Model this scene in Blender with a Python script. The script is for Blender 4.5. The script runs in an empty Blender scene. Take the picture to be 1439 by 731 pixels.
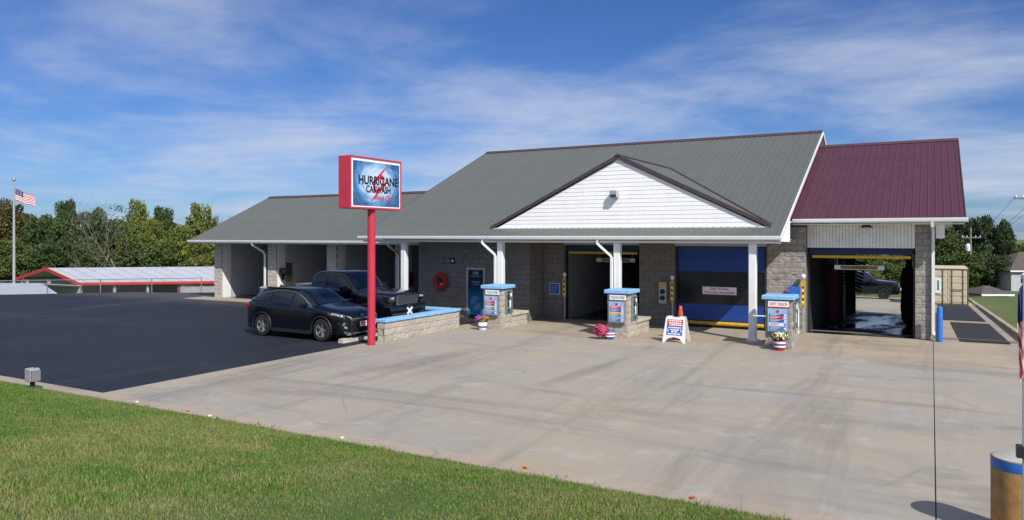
import bpy, math, random
import numpy as np
from mathutils import Vector, Matrix
random.seed(7); rng = np.random.default_rng(7)
S = bpy.context.scene
COL = S.collection
R = math.radians

# ------------------------------------------------------------------ camera
cam_d = bpy.data.cameras.new('camera'); cam = bpy.data.objects.new('camera', cam_d); COL.objects.link(cam)
S.camera = cam
S.render.resolution_x, S.render.resolution_y = 1024, 520
cam.location = (0, 0, 3.3)
cam.rotation_euler = (R(90), 0, R(29.27))
cam_d.sensor_width = 36; cam_d.lens = 36*1052/1439
cam_d.shift_y = -(365.5-331.6)/1439
cam_d.clip_start = .1; cam_d.clip_end = 3000

# ------------------------------------------------------------------ sun, sky, exposure
SUN_EL = R(42); sd = Vector((.82, -.57, 0)).normalized()
sun_dir = Vector((sd.x*math.cos(SUN_EL), sd.y*math.cos(SUN_EL), math.sin(SUN_EL)))
sl = bpy.data.lights.new('sun', 'SUN'); sun = bpy.data.objects.new('sun', sl); COL.objects.link(sun)
sl.energy = 4.9; sl.angle = R(.53); sl.color = (1, .955, .88)
sun.rotation_euler = sun_dir.to_track_quat('Z', 'Y').to_euler()
sun.location = (20, -20, 40)
S.view_settings.view_transform = 'Standard'; S.view_settings.look = 'None'
S.view_settings.exposure = 0.0; S.view_settings.gamma = 1

CLOUD_OFF = (.5, -.5, 0)
W = bpy.data.worlds.new('World'); S.world = W; W.use_nodes = True
nt = W.node_tree; nt.nodes.clear()
def N(t, kind, **kw):
    n = t.nodes.new(kind)
    for k, v in kw.items(): setattr(n, k, v)
    return n
wo = N(nt, 'ShaderNodeOutputWorld'); bg = N(nt, 'ShaderNodeBackground'); bg.inputs[1].default_value = .07
sky = N(nt, 'ShaderNodeTexSky', sky_type='NISHITA', sun_disc=False)
sky.sun_elevation = SUN_EL; sky.sun_rotation = math.atan2(sd.x, sd.y)
sky.air_density = 1.0; sky.dust_density = .4; sky.ozone_density = 3.0; sky.altitude = 300
tc = N(nt, 'ShaderNodeTexCoord')
sep = N(nt, 'ShaderNodeSeparateXYZ'); nt.links.new(tc.outputs['Generated'], sep.inputs[0])
def M_(t, op, a, b=None, c=None, clamp=False):
    n = N(t, 'ShaderNodeMath', operation=op); n.use_clamp = clamp
    for i, v in enumerate((a, b, c)):
        if v is None: continue
        if isinstance(v, (int, float)): n.inputs[i].default_value = v
        else: t.links.new(v, n.inputs[i])
    return n.outputs[0]
zc = M_(nt, 'ADD', M_(nt, 'MAXIMUM', sep.outputs[2], 0.0), .11)
cx = M_(nt, 'DIVIDE', sep.outputs[0], zc); cy = M_(nt, 'DIVIDE', sep.outputs[1], zc)
comb = N(nt, 'ShaderNodeCombineXYZ'); nt.links.new(cx, comb.inputs[0]); nt.links.new(cy, comb.inputs[1])
mp = N(nt, 'ShaderNodeMapping'); nt.links.new(comb.outputs[0], mp.inputs[0])
mp.inputs['Location'].default_value = CLOUD_OFF; mp.inputs['Rotation'].default_value = (0, 0, R(-40)); mp.inputs['Scale'].default_value = (.85, 1.0, 1)
def noise(t, vec, scale, detail=6, rough=.55, dist=0.0):
    n = N(t, 'ShaderNodeTexNoise'); n.inputs['Scale'].default_value = scale; n.inputs['Detail'].default_value = detail
    n.inputs['Roughness'].default_value = rough; n.inputs['Distortion'].default_value = dist
    if vec is not None: t.links.new(vec, n.inputs['Vector'])
    return n.outputs['Fac']
n1 = noise(nt, mp.outputs[0], .80, 14, .60, .25); n2 = noise(nt, mp.outputs[0], .22, 3, .5)
cl = M_(nt, 'ADD', M_(nt, 'MULTIPLY', n1, .55), M_(nt, 'MULTIPLY', n2, .6))
mr = N(nt, 'ShaderNodeMapRange', interpolation_type='SMOOTHSTEP'); nt.links.new(cl, mr.inputs[0])
mr.inputs[1].default_value = .475; mr.inputs[2].default_value = .72; mr.inputs[3].default_value = 0; mr.inputs[4].default_value = .9
tint = N(nt, 'ShaderNodeMix', data_type='RGBA', blend_type='MULTIPLY'); tint.inputs[0].default_value = 1
nt.links.new(sky.outputs[0], tint.inputs[6]); tint.inputs[7].default_value = (.56, .85, 1.38, 1)
mix = N(nt, 'ShaderNodeMix', data_type='RGBA'); nt.links.new(mr.outputs[0], mix.inputs[0])
nt.links.new(tint.outputs[2], mix.inputs[6]); mix.inputs[7].default_value = (8.3, 9.2, 11.2, 1)
nt.links.new(mix.outputs[2], bg.inputs[0]); nt.links.new(bg.outputs[0], wo.inputs[0])

# ------------------------------------------------------------------ materials
MATS = {}
def mat(name, col, rough=.7, var=.12, scale=6.0, bump=0.0, bscale=60, metal=0.0, coat=0.0, col2=None, rnd=0.0, space='Object', spec=.5, island=0.0, detail=5):
    if name in MATS: return MATS[name]
    m = bpy.data.materials.new(name); m.use_nodes = True; t = m.node_tree
    b = t.nodes['Principled BSDF']; b.inputs['Roughness'].default_value = rough; b.inputs['Metallic'].default_value = metal
    b.inputs['Coat Weight'].default_value = coat; b.inputs['Coat Roughness'].default_value = .04; b.inputs['Specular IOR Level'].default_value = spec
    if space == 'World':
        g = N(t, 'ShaderNodeNewGeometry'); vec = g.outputs['Position']
    else:
        g = N(t, 'ShaderNodeTexCoord'); vec = g.outputs['Object']
    c2 = col2 or tuple(max(0, min(1, c*(1-var*2))) for c in col)
    c1 = tuple(min(1, c*(1+var*.6)) for c in col) if not col2 else col
    mx = N(t, 'ShaderNodeMix', data_type='RGBA'); mx.inputs[6].default_value = (*c1, 1); mx.inputs[7].default_value = (*c2, 1)
    f = noise(t, vec, scale, detail, .6)
    r = N(t, 'ShaderNodeMapRange'); t.links.new(f, r.inputs[0]); r.inputs[1].default_value = .3; r.inputs[2].default_value = .7
    t.links.new(r.outputs[0], mx.inputs[0]); out = mx.outputs[2]
    if rnd or island:
        if island: o = N(t, 'ShaderNodeNewGeometry').outputs['Random Per Island']; amt = island
        else: o = N(t, 'ShaderNodeObjectInfo').outputs['Random']; amt = rnd
        v = M_(t, 'MULTIPLY_ADD', o, 2*amt, 1-amt)
        h = N(t, 'ShaderNodeMix', data_type='RGBA', blend_type='MULTIPLY'); h.inputs[0].default_value = 1
        t.links.new(out, h.inputs[6]); cc = N(t, 'ShaderNodeCombineColor')
        for i in range(3): t.links.new(v, cc.inputs[i])
        t.links.new(cc.outputs[0], h.inputs[7]); out = h.outputs[2]
    t.links.new(out, b.inputs['Base Color'])
    if bump:
        bn = N(t, 'ShaderNodeBump'); bn.inputs['Strength'].default_value = bump; bn.inputs['Distance'].default_value = .02
        t.links.new(noise(t, vec, bscale, 4, .6), bn.inputs['Height']); t.links.new(bn.outputs[0], b.inputs['Normal'])
    MATS[name] = m; return m

mat('mortar', (.165, .153, .14), .9, .1, 20, .3)
mat('block', (.215, .197, .175), .92, .14, 9, .5, 45, rnd=.10)
mat('block_rough', (.42, .39, .35), .95, .2, 7, .9, 26, rnd=.12)
mat('block_cream', (.52, .47, .40), .95, .16, 8, .8, 30, rnd=.10)
mat('white_metal', (.78, .79, .80), .45, .04, 3)
mat('white_siding', (.90, .90, .90), .5, .03, 4)
mat('cream_siding', (.78, .78, .74), .55, .05, 3)
mat('roof_green', (.116, .126, .114), .55, .05, 1.2, col2=(.104, .114, .105), rnd=.025)
mat('roof_maroon', (.088, .030, .046), .52, .08, 1.5, rnd=.03)
mat('maroon_trim', (.085, .045, .05), .5, .08, 3)
mat('brown_trim', (.072, .052, .050), .5, .08, 3)
mat('painted_wall', (.46, .46, .455), .7, .06, 2, .1)
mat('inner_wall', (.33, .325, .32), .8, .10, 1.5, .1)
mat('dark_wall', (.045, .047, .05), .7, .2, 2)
mat('white_wall', (.82, .81, .79), .7, .05, 2, .1)
mat('ceiling', (.22, .22, .22), .8, .04, 2)
mat('blue_cap', (.25, .50, .80), .55, .10, 5, .1)
mat('blue_paint', (.03, .16, .55), .4, .08, 5)
mat('door_blue', (.007, .052, .27), .55, .06, 1.5)
mat('door_vinyl', (.012, .014, .017), .18, .2, 2, spec=.5)
mat('door_navy', (.005, .022, .10), .55, .06, 1.5)
mat('yellow', (.62, .40, .03), .5, .12, 6)
mat('sign_red', (.52, .035, .065), .4, .06, 3)
mat('red', (.55, .03, .03), .45, .08, 5)
mat('text_red', (.55, .02, .05), .5, .02, 5)
mat('white_print', (.84, .85, .86), .5, .02, 4)
mat('black_print', (.008, .008, .01), .5, .02, 4)
mat('blue_print', (.03, .10, .42), .5, .05, 6)
mat('sky_print', (.34, .52, .80), .45, .12, 4)
mat('print_navy', (.10, .20, .46), .5, .1, 8)
mat('orange_print', (.72, .34, .05), .5, .1, 8)
mat('green_print', (.05, .25, .12), .5, .1, 8)
mat('teal', (.09, .26, .27), .3, .3, 14)
mat('menu_amber_shaded', (.42, .24, .05), .5, .1, 8); mat('menu_red_shaded', (.36, .06, .04), .5, .1, 8); mat('menu_green_shaded', (.06, .14, .09), .5, .1, 8)  # wash menu colours, dulled so the bay's shade is in the paint
mat('steel', (.42, .43, .44), .35, .1, 6, metal=.7)
mat('galv', (.46, .47, .48), .45, .1, 9, metal=.35)
mat('fence_steel', (.22, .22, .23), .6, .1, 9)
mat('dark_metal', (.03, .03, .032), .5, .2, 6)
mat('rubber', (.014, .014, .015), .8, .2, 20)
mat('car_black', (.003, .004, .008), .22, .05, 2, coat=.7, spec=.2)
mat('car_plastic', (.012, .012, .013), .55, .1, 12)
mat('car_glass', (.006, .009, .013), .03, .05, 2, spec=.8)
mat('chrome', (.75, .76, .78), .15, .03, 4, metal=1)
mat('alloy', (.66, .67, .69), .28, .05, 6, metal=.85)
mat('lamp_glass', (.42, .44, .46), .08, .5, 14, spec=.8, detail=2)
mat('tail_red', (.35, .01, .02), .15, .1, 9)
mat('concrete_pre', (.46, .44, .40), .9, .15, 5, .4)
mat('orange', (.62, .10, .05), .5, .1, 8)
mat('yellow_rust', (.42, .24, .08), .75, .25, 9, .2, 30, col2=(.30, .15, .05))
mat('bark', (.13, .105, .08), .95, .3, 4, .6, 12)
mat('bark_pale', (.21, .185, .155), .95, .25, 3, .5, 14)
mat('wood_pole', (.26, .23, .20), .9, .2, 4, .3)
mat('leaf_dark', (.056, .084, .026), .7, .25, .35, col2=(.040, .064, .021), island=.45, spec=.25)
mat('leaf_mid', (.088, .118, .028), .7, .25, .35, col2=(.056, .088, .022), island=.45, spec=.25)
mat('leaf_yellow', (.150, .172, .034), .7, .25, .35, col2=(.092, .122, .027), island=.40, spec=.25)
mat('leaf_grey', (.075, .100, .042), .7, .25, .35, col2=(.048, .072, .030), island=.40, spec=.25)
mat('leaf_brown', (.105, .078, .024), .7, .25, .35, col2=(.060, .075, .02), island=.45, spec=.25)
mat('shed_roof', (.47, .49, .53), .4, .05, 1)
mat('shed_wall', (.33, .34, .36), .6, .1, 2)
mat('container', (.62, .54, .38), .6, .08, 3)
mat('container_dark', (.16, .13, .08), .7, .1, 5)
mat('shingle', (.115, .095, .082), .9, .25, 5, .4)
mat('house_wall', (.45, .46, .47), .8, .08, 3)
mat('window_dark', (.03, .04, .05), .1, .1, 3)
mat('pink_flower', (.62, .06, .16), .7, .2, 30, island=.35)
mat('pale_flower', (.80, .74, .50), .7, .1, 30, island=.2)
mat('purple_flower', (.50, .08, .42), .7, .2, 30, island=.4)
mat('orange_flower', (.60, .17, .05), .7, .2, 30, island=.3)
mat('plant_leaf', (.06, .12, .03), .7, .2, 30, island=.4)
mat('foam_red', (.45, .025, .02), .75, .2, 9)
mat('brush_red', (.055, .006, .008), .9, .3, 12)
mat('brush_dark', (.012, .012, .014), .9, .3, 12)
mat('flag_red', (.50, .03, .05), .8, .08, 8); mat('flag_white', (.80, .80, .80), .8, .04, 8); mat('flag_blue', (.02, .03, .14), .8, .08, 8)
mat('barrel', (.12, .18, .21), .55, .15, 7)
mat('pad', (.022, .023, .026), .85, .2, 5, .4, 90, space='World')

def custom(name, fn, rough=.85):
    m = bpy.data.materials.new(name); m.use_nodes = True; t = m.node_tree; b = t.nodes['Principled BSDF']
    b.inputs['Roughness'].default_value = rough; fn(t, b); MATS[name] = m; return m
def ramp(t, fac, stops, interp='LINEAR'):
    r = N(t, 'ShaderNodeValToRGB'); e = r.color_ramp; e.interpolation = interp
    while len(e.elements) < len(stops): e.elements.new(.5)
    for el, (p, c) in zip(e.elements, stops): el.position = p; el.color = (*c, 1)
    t.links.new(fac, r.inputs[0]); return r.outputs[0]
def mixc(t, fac, a, b, mode='MIX'):
    n = N(t, 'ShaderNodeMix', data_type='RGBA', blend_type=mode)
    for i, v in ((0, fac), (6, a), (7, b)):
        if isinstance(v, tuple): n.inputs[i].default_value = (*v, 1)
        elif isinstance(v, (int, float)): n.inputs[i].default_value = v
        else: t.links.new(v, n.inputs[i])
    return n.outputs[2]
def posvec(t, sc=(1, 1, 1), rot=0):
    g = N(t, 'ShaderNodeNewGeometry'); m = N(t, 'ShaderNodeMapping'); m.inputs['Scale'].default_value = sc; m.inputs['Rotation'].default_value = (0, 0, rot)
    t.links.new(g.outputs['Position'], m.inputs[0]); return m.outputs[0]
def rng_(t, f, a, b, lo=0, hi=1):
    r = N(t, 'ShaderNodeMapRange', interpolation_type='SMOOTHSTEP'); t.links.new(f, r.inputs[0])
    for i, v in enumerate((a, b, lo, hi)): r.inputs[i+1].default_value = v
    return r.outputs[0]
def bumped(t, b, h, strength=.3, dist=.02):
    n = N(t, 'ShaderNodeBump'); n.inputs['Strength'].default_value = strength; n.inputs['Distance'].default_value = dist
    t.links.new(h, n.inputs['Height']); t.links.new(n.outputs[0], b.inputs['Normal'])
def f_conc(base, warm, dark):
    def fn(t, b):
        p = posvec(t); st = posvec(t, (1.6, .16, 1), R(8)); st2 = posvec(t, (.22, 1.0, 1), R(14))
        c = mixc(t, rng_(t, noise(t, p, .28, 5, .6), .38, .66), base, warm)
        c = mixc(t, rng_(t, noise(t, st, .5, 8, .66, .6), .48, .72, 0, .70), c, dark)
        c = mixc(t, rng_(t, noise(t, st2, .55, 8, .66, .7), .48, .70, 0, .65), c, dark)
        c = mixc(t, rng_(t, noise(t, p, 1.4, 6, .65), .52, .75, 0, .35), c, (.50, .49, .46))
        c = mixc(t, rng_(t, noise(t, p, 7, 4, .7), .3, .75, 0, .18), c, (.22, .2, .18))
        for sc, wd, seed, amt in ((.10, .0020, 3.0, .22), (.05, .0012, 21.0, .28)):
            pv = N(t, 'ShaderNodeVectorMath', operation='ADD'); t.links.new(p, pv.inputs[0]); pv.inputs[1].default_value = (seed*7, seed*3, seed)
            ln = M_(t, 'ABSOLUTE', M_(t, 'SUBTRACT', noise(t, pv.outputs[0], sc, 3, .45, .3), .5))
            ln = M_(t, 'MULTIPLY', rng_(t, ln, wd, wd*.2, 0, amt), rng_(t, noise(t, pv.outputs[0], .45, 3, .5), .46, .60))
            c = mixc(t, ln, c, (.11, .105, .10))
        sp = rng_(t, noise(t, p, 3.3, 2, .5), .71, .76, 0, .5); c = mixc(t, sp, c, (.15, .14, .13))
        t.links.new(c, b.inputs['Base Color']); bumped(t, b, noise(t, p, 90, 3, .6), .15, .01)
        t.links.new(rng_(t, noise(t, p, .8, 4), .3, .7, .72, .92), b.inputs['Roughness'])
    return fn
custom('concrete', f_conc((.325, .300, .262), (.370, .312, .240), (.180, .166, .146)))
custom('concrete_warm', f_conc((.350, .298, .234), (.380, .298, .214), (.20, .175, .146)))
custom('kerb_concrete', f_conc((.39, .325, .26), (.40, .315, .24), (.25, .22, .18)))
def f_asph(t, b):
    p = posvec(t); st = posvec(t, (.14, 1.3, 1), R(-14)); 
    c = mixc(t, rng_(t, noise(t, p, .35, 5), .35, .7), (.0125, .0155, .0235), (.017, .020, .028))
    c = mixc(t, rng_(t, noise(t, st, .35, 6, .6, .4), .55, .8, 0, .75), c, (.055, .057, .062))
    c = mixc(t, rng_(t, noise(t, posvec(t, (.5, .09, 1), R(28)), .9, 7, .65, .5), .54, .76, 0, .6), c, (.050, .052, .058))
    c = mixc(t, rng_(t, noise(t, p, .9, 6, .7), .56, .74, 0, .5), c, (.008, .009, .013))
    g = N(t, 'ShaderNodeNewGeometry'); s = N(t, 'ShaderNodeSeparateXYZ'); t.links.new(g.outputs['Position'], s.inputs[0])
    near = rng_(t, M_(t, 'ADD', s.outputs[1], M_(t, 'MULTIPLY', noise(t, p, .6, 4), 3.0)), 24.5, 29.0, 0, .55)
    c = mixc(t, near, c, (.12, .113, .105)); b.inputs['Specular IOR Level'].default_value = .35
    c = mixc(t, rng_(t, noise(t, p, 60, 2, .7), .45, .7, 0, .30), c, (.045, .047, .053))
    t.links.new(c, b.inputs['Base Color']); bumped(t, b, noise(t, p, 160, 2, .7), .35, .008)
    t.links.new(rng_(t, noise(t, p, .7, 5), .3, .7, .58, .78), b.inputs['Roughness'])
custom('asphalt', f_asph)
def f_grass(t, b):
    p = posvec(t)
    c = mixc(t, rng_(t, noise(t, p, .5, 6, .6), .36, .64), (.085, .135, .026), (.165, .165, .055))
    c = mixc(t, rng_(t, noise(t, p, 2.2, 5, .65), .35, .7, 0, .6), c, (.07, .14, .025))
    c = mixc(t, rng_(t, noise(t, p, 24, 3, .7), .35, .7, 0, .4), c, (.05, .08, .02))
    t.links.new(c, b.inputs['Base Color']); bumped(t, b, noise(t, p, 40, 4, .7), .8, .05)
custom('grass', f_grass, .95)
def f_blade(t, b):
    p = posvec(t); g = N(t, 'ShaderNodeNewGeometry'); isl = g.outputs['Random Per Island']
    c = mixc(t, rng_(t, noise(t, p, .45, 6, .6), .42, .60), (.088, .195, .026), (.225, .250, .080))
    c = mixc(t, rng_(t, noise(t, p, 1.7, 4, .6), .42, .68, 0, .6), c, (.100, .225, .028))
    c = mixc(t, rng_(t, noise(t, p, 1.1, 5, .6), .56, .70, 0, .55), c, (.36, .31, .14))
    c = mixc(t, rng_(t, isl, .80, .84, 0, .85), c, (.44, .37, .19))
    c = mixc(t, M_(t, 'MULTIPLY', isl, .30), c, (.05, .10, .016))
    t.links.new(c, b.inputs['Base Color']); b.inputs['Specular IOR Level'].default_value = .25
custom('grass_blade', f_blade, .6)
def f_storm(t, b):   # printed storm picture: pale eye, blue swirling edge
    g = N(t, 'ShaderNodeTexCoord'); s = N(t, 'ShaderNodeSeparateXYZ'); t.links.new(g.outputs['Object'], s.inputs[0])
    u = M_(t, 'MULTIPLY', s.outputs[1], .85); v = M_(t, 'MULTIPLY', M_(t, 'SUBTRACT', s.outputs[2], .05), 1.15)
    rad = M_(t, 'SQRT', M_(t, 'ADD', M_(t, 'MULTIPLY', u, u), M_(t, 'MULTIPLY', v, v)))
    ang = M_(t, 'ARCTAN2', v, u)
    sp = M_(t, 'ADD', ang, M_(t, 'MULTIPLY', rad, 2.2))
    cb = N(t, 'ShaderNodeCombineXYZ'); t.links.new(M_(t, 'COSINE', sp), cb.inputs[0]); t.links.new(M_(t, 'SINE', sp), cb.inputs[1]); t.links.new(M_(t, 'MULTIPLY', rad, 3.5), cb.inputs[2])
    n = noise(t, cb.outputs[0], 2.2, 8, .65, .6)
    e = M_(t, 'ADD', rad, M_(t, 'MULTIPLY', M_(t, 'SUBTRACT', n, .5), .9))
    c = ramp(t, e, ((.28, (.55, .64, .80)), (.50, (.40, .56, .78)), (.72, (.10, .27, .50)), (.95, (.02, .09, .24))))
    t.links.new(c, b.inputs['Base Color'])
custom('storm_print', f_storm, .35)
def f_poster(t, b):
    g = N(t, 'ShaderNodeTexCoord'); s = N(t, 'ShaderNodeSeparateXYZ'); t.links.new(g.outputs['Object'], s.inputs[0])
    e = M_(t, 'ADD', s.outputs[2], M_(t, 'MULTIPLY', noise(t, g.outputs['Object'], 4, 5), .3))
    e = M_(t, 'DIVIDE', e, 2.2)
    t.links.new(ramp(t, e, ((.12, (.02, .20, .42)), (.45, (.01, .13, .28)), (.66, (.004, .02, .06)), (1, (.004, .006, .012)))), b.inputs['Base Color'])
custom('poster_print', f_poster, .3)
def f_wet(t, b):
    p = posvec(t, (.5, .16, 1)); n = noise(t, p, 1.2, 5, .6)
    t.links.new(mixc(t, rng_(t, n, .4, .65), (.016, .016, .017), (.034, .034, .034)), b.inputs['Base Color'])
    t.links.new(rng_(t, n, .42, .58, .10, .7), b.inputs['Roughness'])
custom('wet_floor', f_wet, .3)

# ------------------------------------------------------------------ mesh helpers
LOC = {}
class MB:
    def __init__(s): s.v = []; s.f = []; s.mi = []; s.cur = 0
    def add(s, vs, fs):
        o = len(s.v); s.v += [tuple(p) for p in vs]; s.f += [tuple(i+o for i in f) for f in fs]; s.mi += [s.cur]*len(fs); return s
    def box(s, x0, x1, y0, y1, z0, z1):
        return s.add([(x0, y0, z0), (x1, y0, z0), (x1, y1, z0), (x0, y1, z0), (x0, y0, z1), (x1, y0, z1), (x1, y1, z1), (x0, y1, z1)],
                     [(3, 2, 1, 0), (4, 5, 6, 7), (0, 1, 5, 4), (1, 2, 6, 5), (2, 3, 7, 6), (3, 0, 4, 7)])
    def bbox(s, x0, x1, y0, y1, z0, z1, b=.02):   # chamfered box
        vs = []; 
        for z, i in ((z0, b), (z0+b, 0), (z1-b, 0), (z1, b)):
            for (x, y) in ((x0+b, y0+i), (x1-b, y0+i), (x1-i, y0+b), (x1-i, y1-b), (x1-b, y1-i), (x0+b, y1-i), (x0+i, y1-b), (x0+i, y0+b)):
                vs.append((x, y, z))
        fs = [tuple(range(7, -1, -1)), tuple(range(24, 32))]
        for k in range(3):
            for j in range(8): a = k*8+j; c = k*8+(j+1) % 8; fs.append((a, c, c+8, a+8))
        return s.add(vs, fs)
    def prism(s, poly, vec):
        n = len(poly); vec = Vector(vec); a = [Vector(p) for p in poly]
        return s.add(a+[p+vec for p in a], [tuple(range(n-1, -1, -1)), tuple(range(n, 2*n))]+[(i, (i+1) % n, (i+1) % n+n, i+n) for i in range(n)])
    def tube(s, pts, r, n=8, cap=True):
        pts = [Vector(p) for p in pts]; rs = r if isinstance(r, (list, tuple)) else [r]*len(pts); vs = []; fs = []
        for i, p in enumerate(pts):
            d = (pts[min(i+1, len(pts)-1)]-pts[max(i-1, 0)]).normalized()
            a = d.orthogonal() if abs(d.z) > .99 else d.cross(Vector((0, 0, 1)))
            if abs(d.z) > .99: a = Vector((1, 0, 0))
            a = (a-d*a.dot(d)).normalized(); b = d.cross(a)
            for k in range(n):
                t = 2*math.pi*(k+.5)/n; vs.append(p+(a*math.cos(t)+b*math.sin(t))*rs[i])
        for i in range(len(pts)-1):
            for k in range(n): fs.append((i*n+k, i*n+(k+1) % n, (i+1)*n+(k+1) % n, (i+1)*n+k))
        if cap: fs += [tuple(range(n-1, -1, -1)), tuple(range((len(pts)-1)*n, len(pts)*n))]
        return s.add(vs, fs)
    def lathe(s, prof, n=20, c=(0, 0, 0), axis='z', cap=True):
        vs = []; fs = []
        for (r, h) in prof:
            for k in range(n):
                t = 2*math.pi*k/n; x, y = r*math.cos(t), r*math.sin(t)
                p = (x, y, h) if axis == 'z' else ((x, h, y) if axis == 'y' else (h, x, y))
                vs.append((p[0]+c[0], p[1]+c[1], p[2]+c[2]))
        for i in range(len(prof)-1):
            for k in range(n): fs.append((i*n+k, i*n+(k+1) % n, (i+1)*n+(k+1) % n, (i+1)*n+k))
        if cap: fs += [tuple(range(n-1, -1, -1)), tuple(range((len(prof)-1)*n, len(prof)*n))]
        return s.add(vs, fs)
    def quad(s, a, b, c, d): return s.add([a, b, c, d], [(0, 1, 2, 3)])
    def build(s, name, m, parent=None, smooth=False, fix=True):
        off = LOC.get(parent.name, (0, 0, 0)) if parent else (0, 0, 0)
        me = bpy.data.meshes.new(name)
        me.from_pydata([(x-off[0], y-off[1], z-off[2]) for x, y, z in s.v], [], s.f)
        for mm in (m if isinstance(m, (list, tuple)) else [m]): me.materials.append(MATS[mm])
        if isinstance(m, (list, tuple)): me.polygons.foreach_set('material_index', s.mi)
        if fix:
            import bmesh
            b = bmesh.new(); b.from_mesh(me); bmesh.ops.recalc_face_normals(b, faces=b.faces); b.to_mesh(me); b.free()
        if smooth:
            me.polygons.foreach_set('use_smooth', [True]*len(me.polygons))
            if smooth != 'all':
                try: me.set_sharp_from_angle(angle=R(38))
                except Exception: pass
        me.update()
        o = bpy.data.objects.new(name, me); COL.objects.link(o)
        if parent: o.parent = parent; LOC[o.name] = off
        return o
def tag(o, label=None, cat=None, group=None, kind=None):
    if label: o['label'] = label
    if cat: o['category'] = cat
    if group: o['group'] = group
    if kind: o['kind'] = kind
    return o
def root(name, loc, label, cat, group=None, world=True):
    o = bpy.data.objects.new(name, None); COL.objects.link(o); o.location = loc; o.empty_display_size = .2
    LOC[o.name] = tuple(loc) if world else (0, 0, 0)
    return tag(o, label, cat, group)
def copy_tree(o, parent=None):
    c = o.copy(); COL.objects.link(c)
    if parent: c.parent = parent
    for ch in o.children: copy_tree(ch, c)
    return c
def Bx(name, m, parent, *a, b=0): 
    k = MB(); (k.bbox(*a, b=b) if b else k.box(*a)); return k.build(name, m, parent)
TXT = {}
def text_geo(body, shear=0.0, bold=0.0, space=1.0):
    key = (body, shear, bold, space)
    if key in TXT: return TXT[key]
    cu = bpy.data.curves.new('lettering', 'FONT'); cu.body = body; cu.shear = shear; cu.offset = bold; cu.resolution_u = 3; cu.space_character = space
    o = bpy.data.objects.new('lettering', cu); COL.objects.link(o)
    bpy.context.view_layer.update()
    dg = bpy.context.evaluated_depsgraph_get(); me = o.evaluated_get(dg).to_mesh()
    v = np.array([tuple(p.co) for p in me.vertices]); f = [tuple(p.vertices) for p in me.polygons]
    o.evaluated_get(dg).to_mesh_clear(); bpy.data.objects.remove(o); bpy.data.curves.remove(cu)
    v[:, 0] -= v[:, 0].min(); v[:, 1] -= v[:, 1].min(); TXT[key] = (v[:, :2]/np.array([v[:, 0].max(), v[:, 1].max()]), f); return TXT[key]
def lettering(name, body, m, parent, c, u, w, h, n, off=.004, **kw):
    """flat printed words, centred at c, w by h, on the plane spanned by u and world up"""
    v, f = text_geo(body, **kw); u = Vector(u); n = Vector(n); z = Vector((0, 0, 1)); c = Vector(c)
    k = MB(); k.add([c+u*((a-.5)*w)+z*((b-.5)*h)+n*off for a, b in v], f)
    return k.build(name, m, parent, fix=False)

# ------------------------------------------------------------------ terrain
SLOPE = .042
def ss(a, b, x): t = min(1, max(0, (x-a)/(b-a))); return t*t*(3-2*t)
def zback(y): return 0 if y < 27.4 else -SLOPE*(min(y, 150)-27.4)
def zg(x, y):
    z = zback(y)
    s = (x+45.6)*-.71+(y-22.5)*.70
    if s > 0: z = min(z, -3.1*ss(0, 9, s)-.05*max(0, min(s, 12)-2)*.1)
    if y < 8.95:
        d = 8.95-y; z = .06+.17*min(d, 9.5)+.05*ss(0, 1.2, d)
        z += .03*math.sin(x*.9+y*.5)*ss(0, 2, d)
    return z
def grid(name, m, xs, ys, fz, parent=None):
    k = MB(); nx = len(xs); k.v = [(x, y, fz(x, y)) for y in ys for x in xs]
    k.f = [(j*nx+i, j*nx+i+1, (j+1)*nx+i+1, (j+1)*nx+i) for j in range(len(ys)-1) for i in range(nx-1)]
    k.mi = [0]*len(k.f); o = k.build(name, m, parent, fix=False); return o
def paved(x, y):
    s = (x+45.6)*-.71+(y-22.5)*.70
    return 9.0 < y < 70 and x < 2.72 and s < .6 or (9 < y < 28.6 and x < 40)
xs = [-900, -500, -300, -200, -150, -120]+[-100+2*i for i in range(58)]+[16+4*i for i in range(12)]+[70, 90, 120, 160, 220, 320, 500, 900]
ys = [-300, -100, -40, -20, -12]+[-8+.8*i for i in range(21)]+[8.95, 9.1]+[11+2*i for i in range(8)]+[27.4, 28.6]+[30+2*i for i in range(22)]+[76+5*i for i in range(16)]+[160, 180, 220, 300, 450, 700, 1200, 2000]
o = grid('ground', 'grass', xs, ys, lambda x, y: zg(x, y)-(.06 if paved(x, y) else .0) - (.01 if y > 80 else 0))
for p in o.data.polygons: p.use_smooth = True
tag(o, kind='structure')

# paving: driveway slabs, kerbs, parking lot
def sheet(name, m, x0, x1, y0, y1, z=0, th=.05, parent=None, nseg=1):
    k = MB(); k.box(x0, x1, y0, y1, z-th, z); return k.build(name, m, parent)
drive = MB(); drive.box(-14.9, 38, 9.4, 28.4, -.058, -.03); drive = tag(drive.build('driveway', 'mortar'), kind='structure')
XB = -15.2
jx = .045
SL = [('concrete', XB, jx-.008, 9.52, 22.30), ('concrete', jx+.008, 12.3, 9.52, 22.30), ('concrete', 12.32, 36, 9.52, 22.3),
      ('concrete_warm', XB, jx-.008, 22.312, 27.2), ('concrete_warm', jx+.008, 36, 22.312, 27.0)]
for m, x0, x1, y0, y1 in SL: sheet('slab', m, x0, x1, y0, y1, 0, .05, drive)
lane = MB(); lane.add([(.03, 27.02, 0), (2.52, 27.02, 0), (2.52, 70, zback(70)+.005), (.03, 70, zback(70)+.005)], [(0, 1, 2, 3)])
tag(lane.build('side_lane', 'concrete_warm', fix=False), kind='structure')
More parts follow.
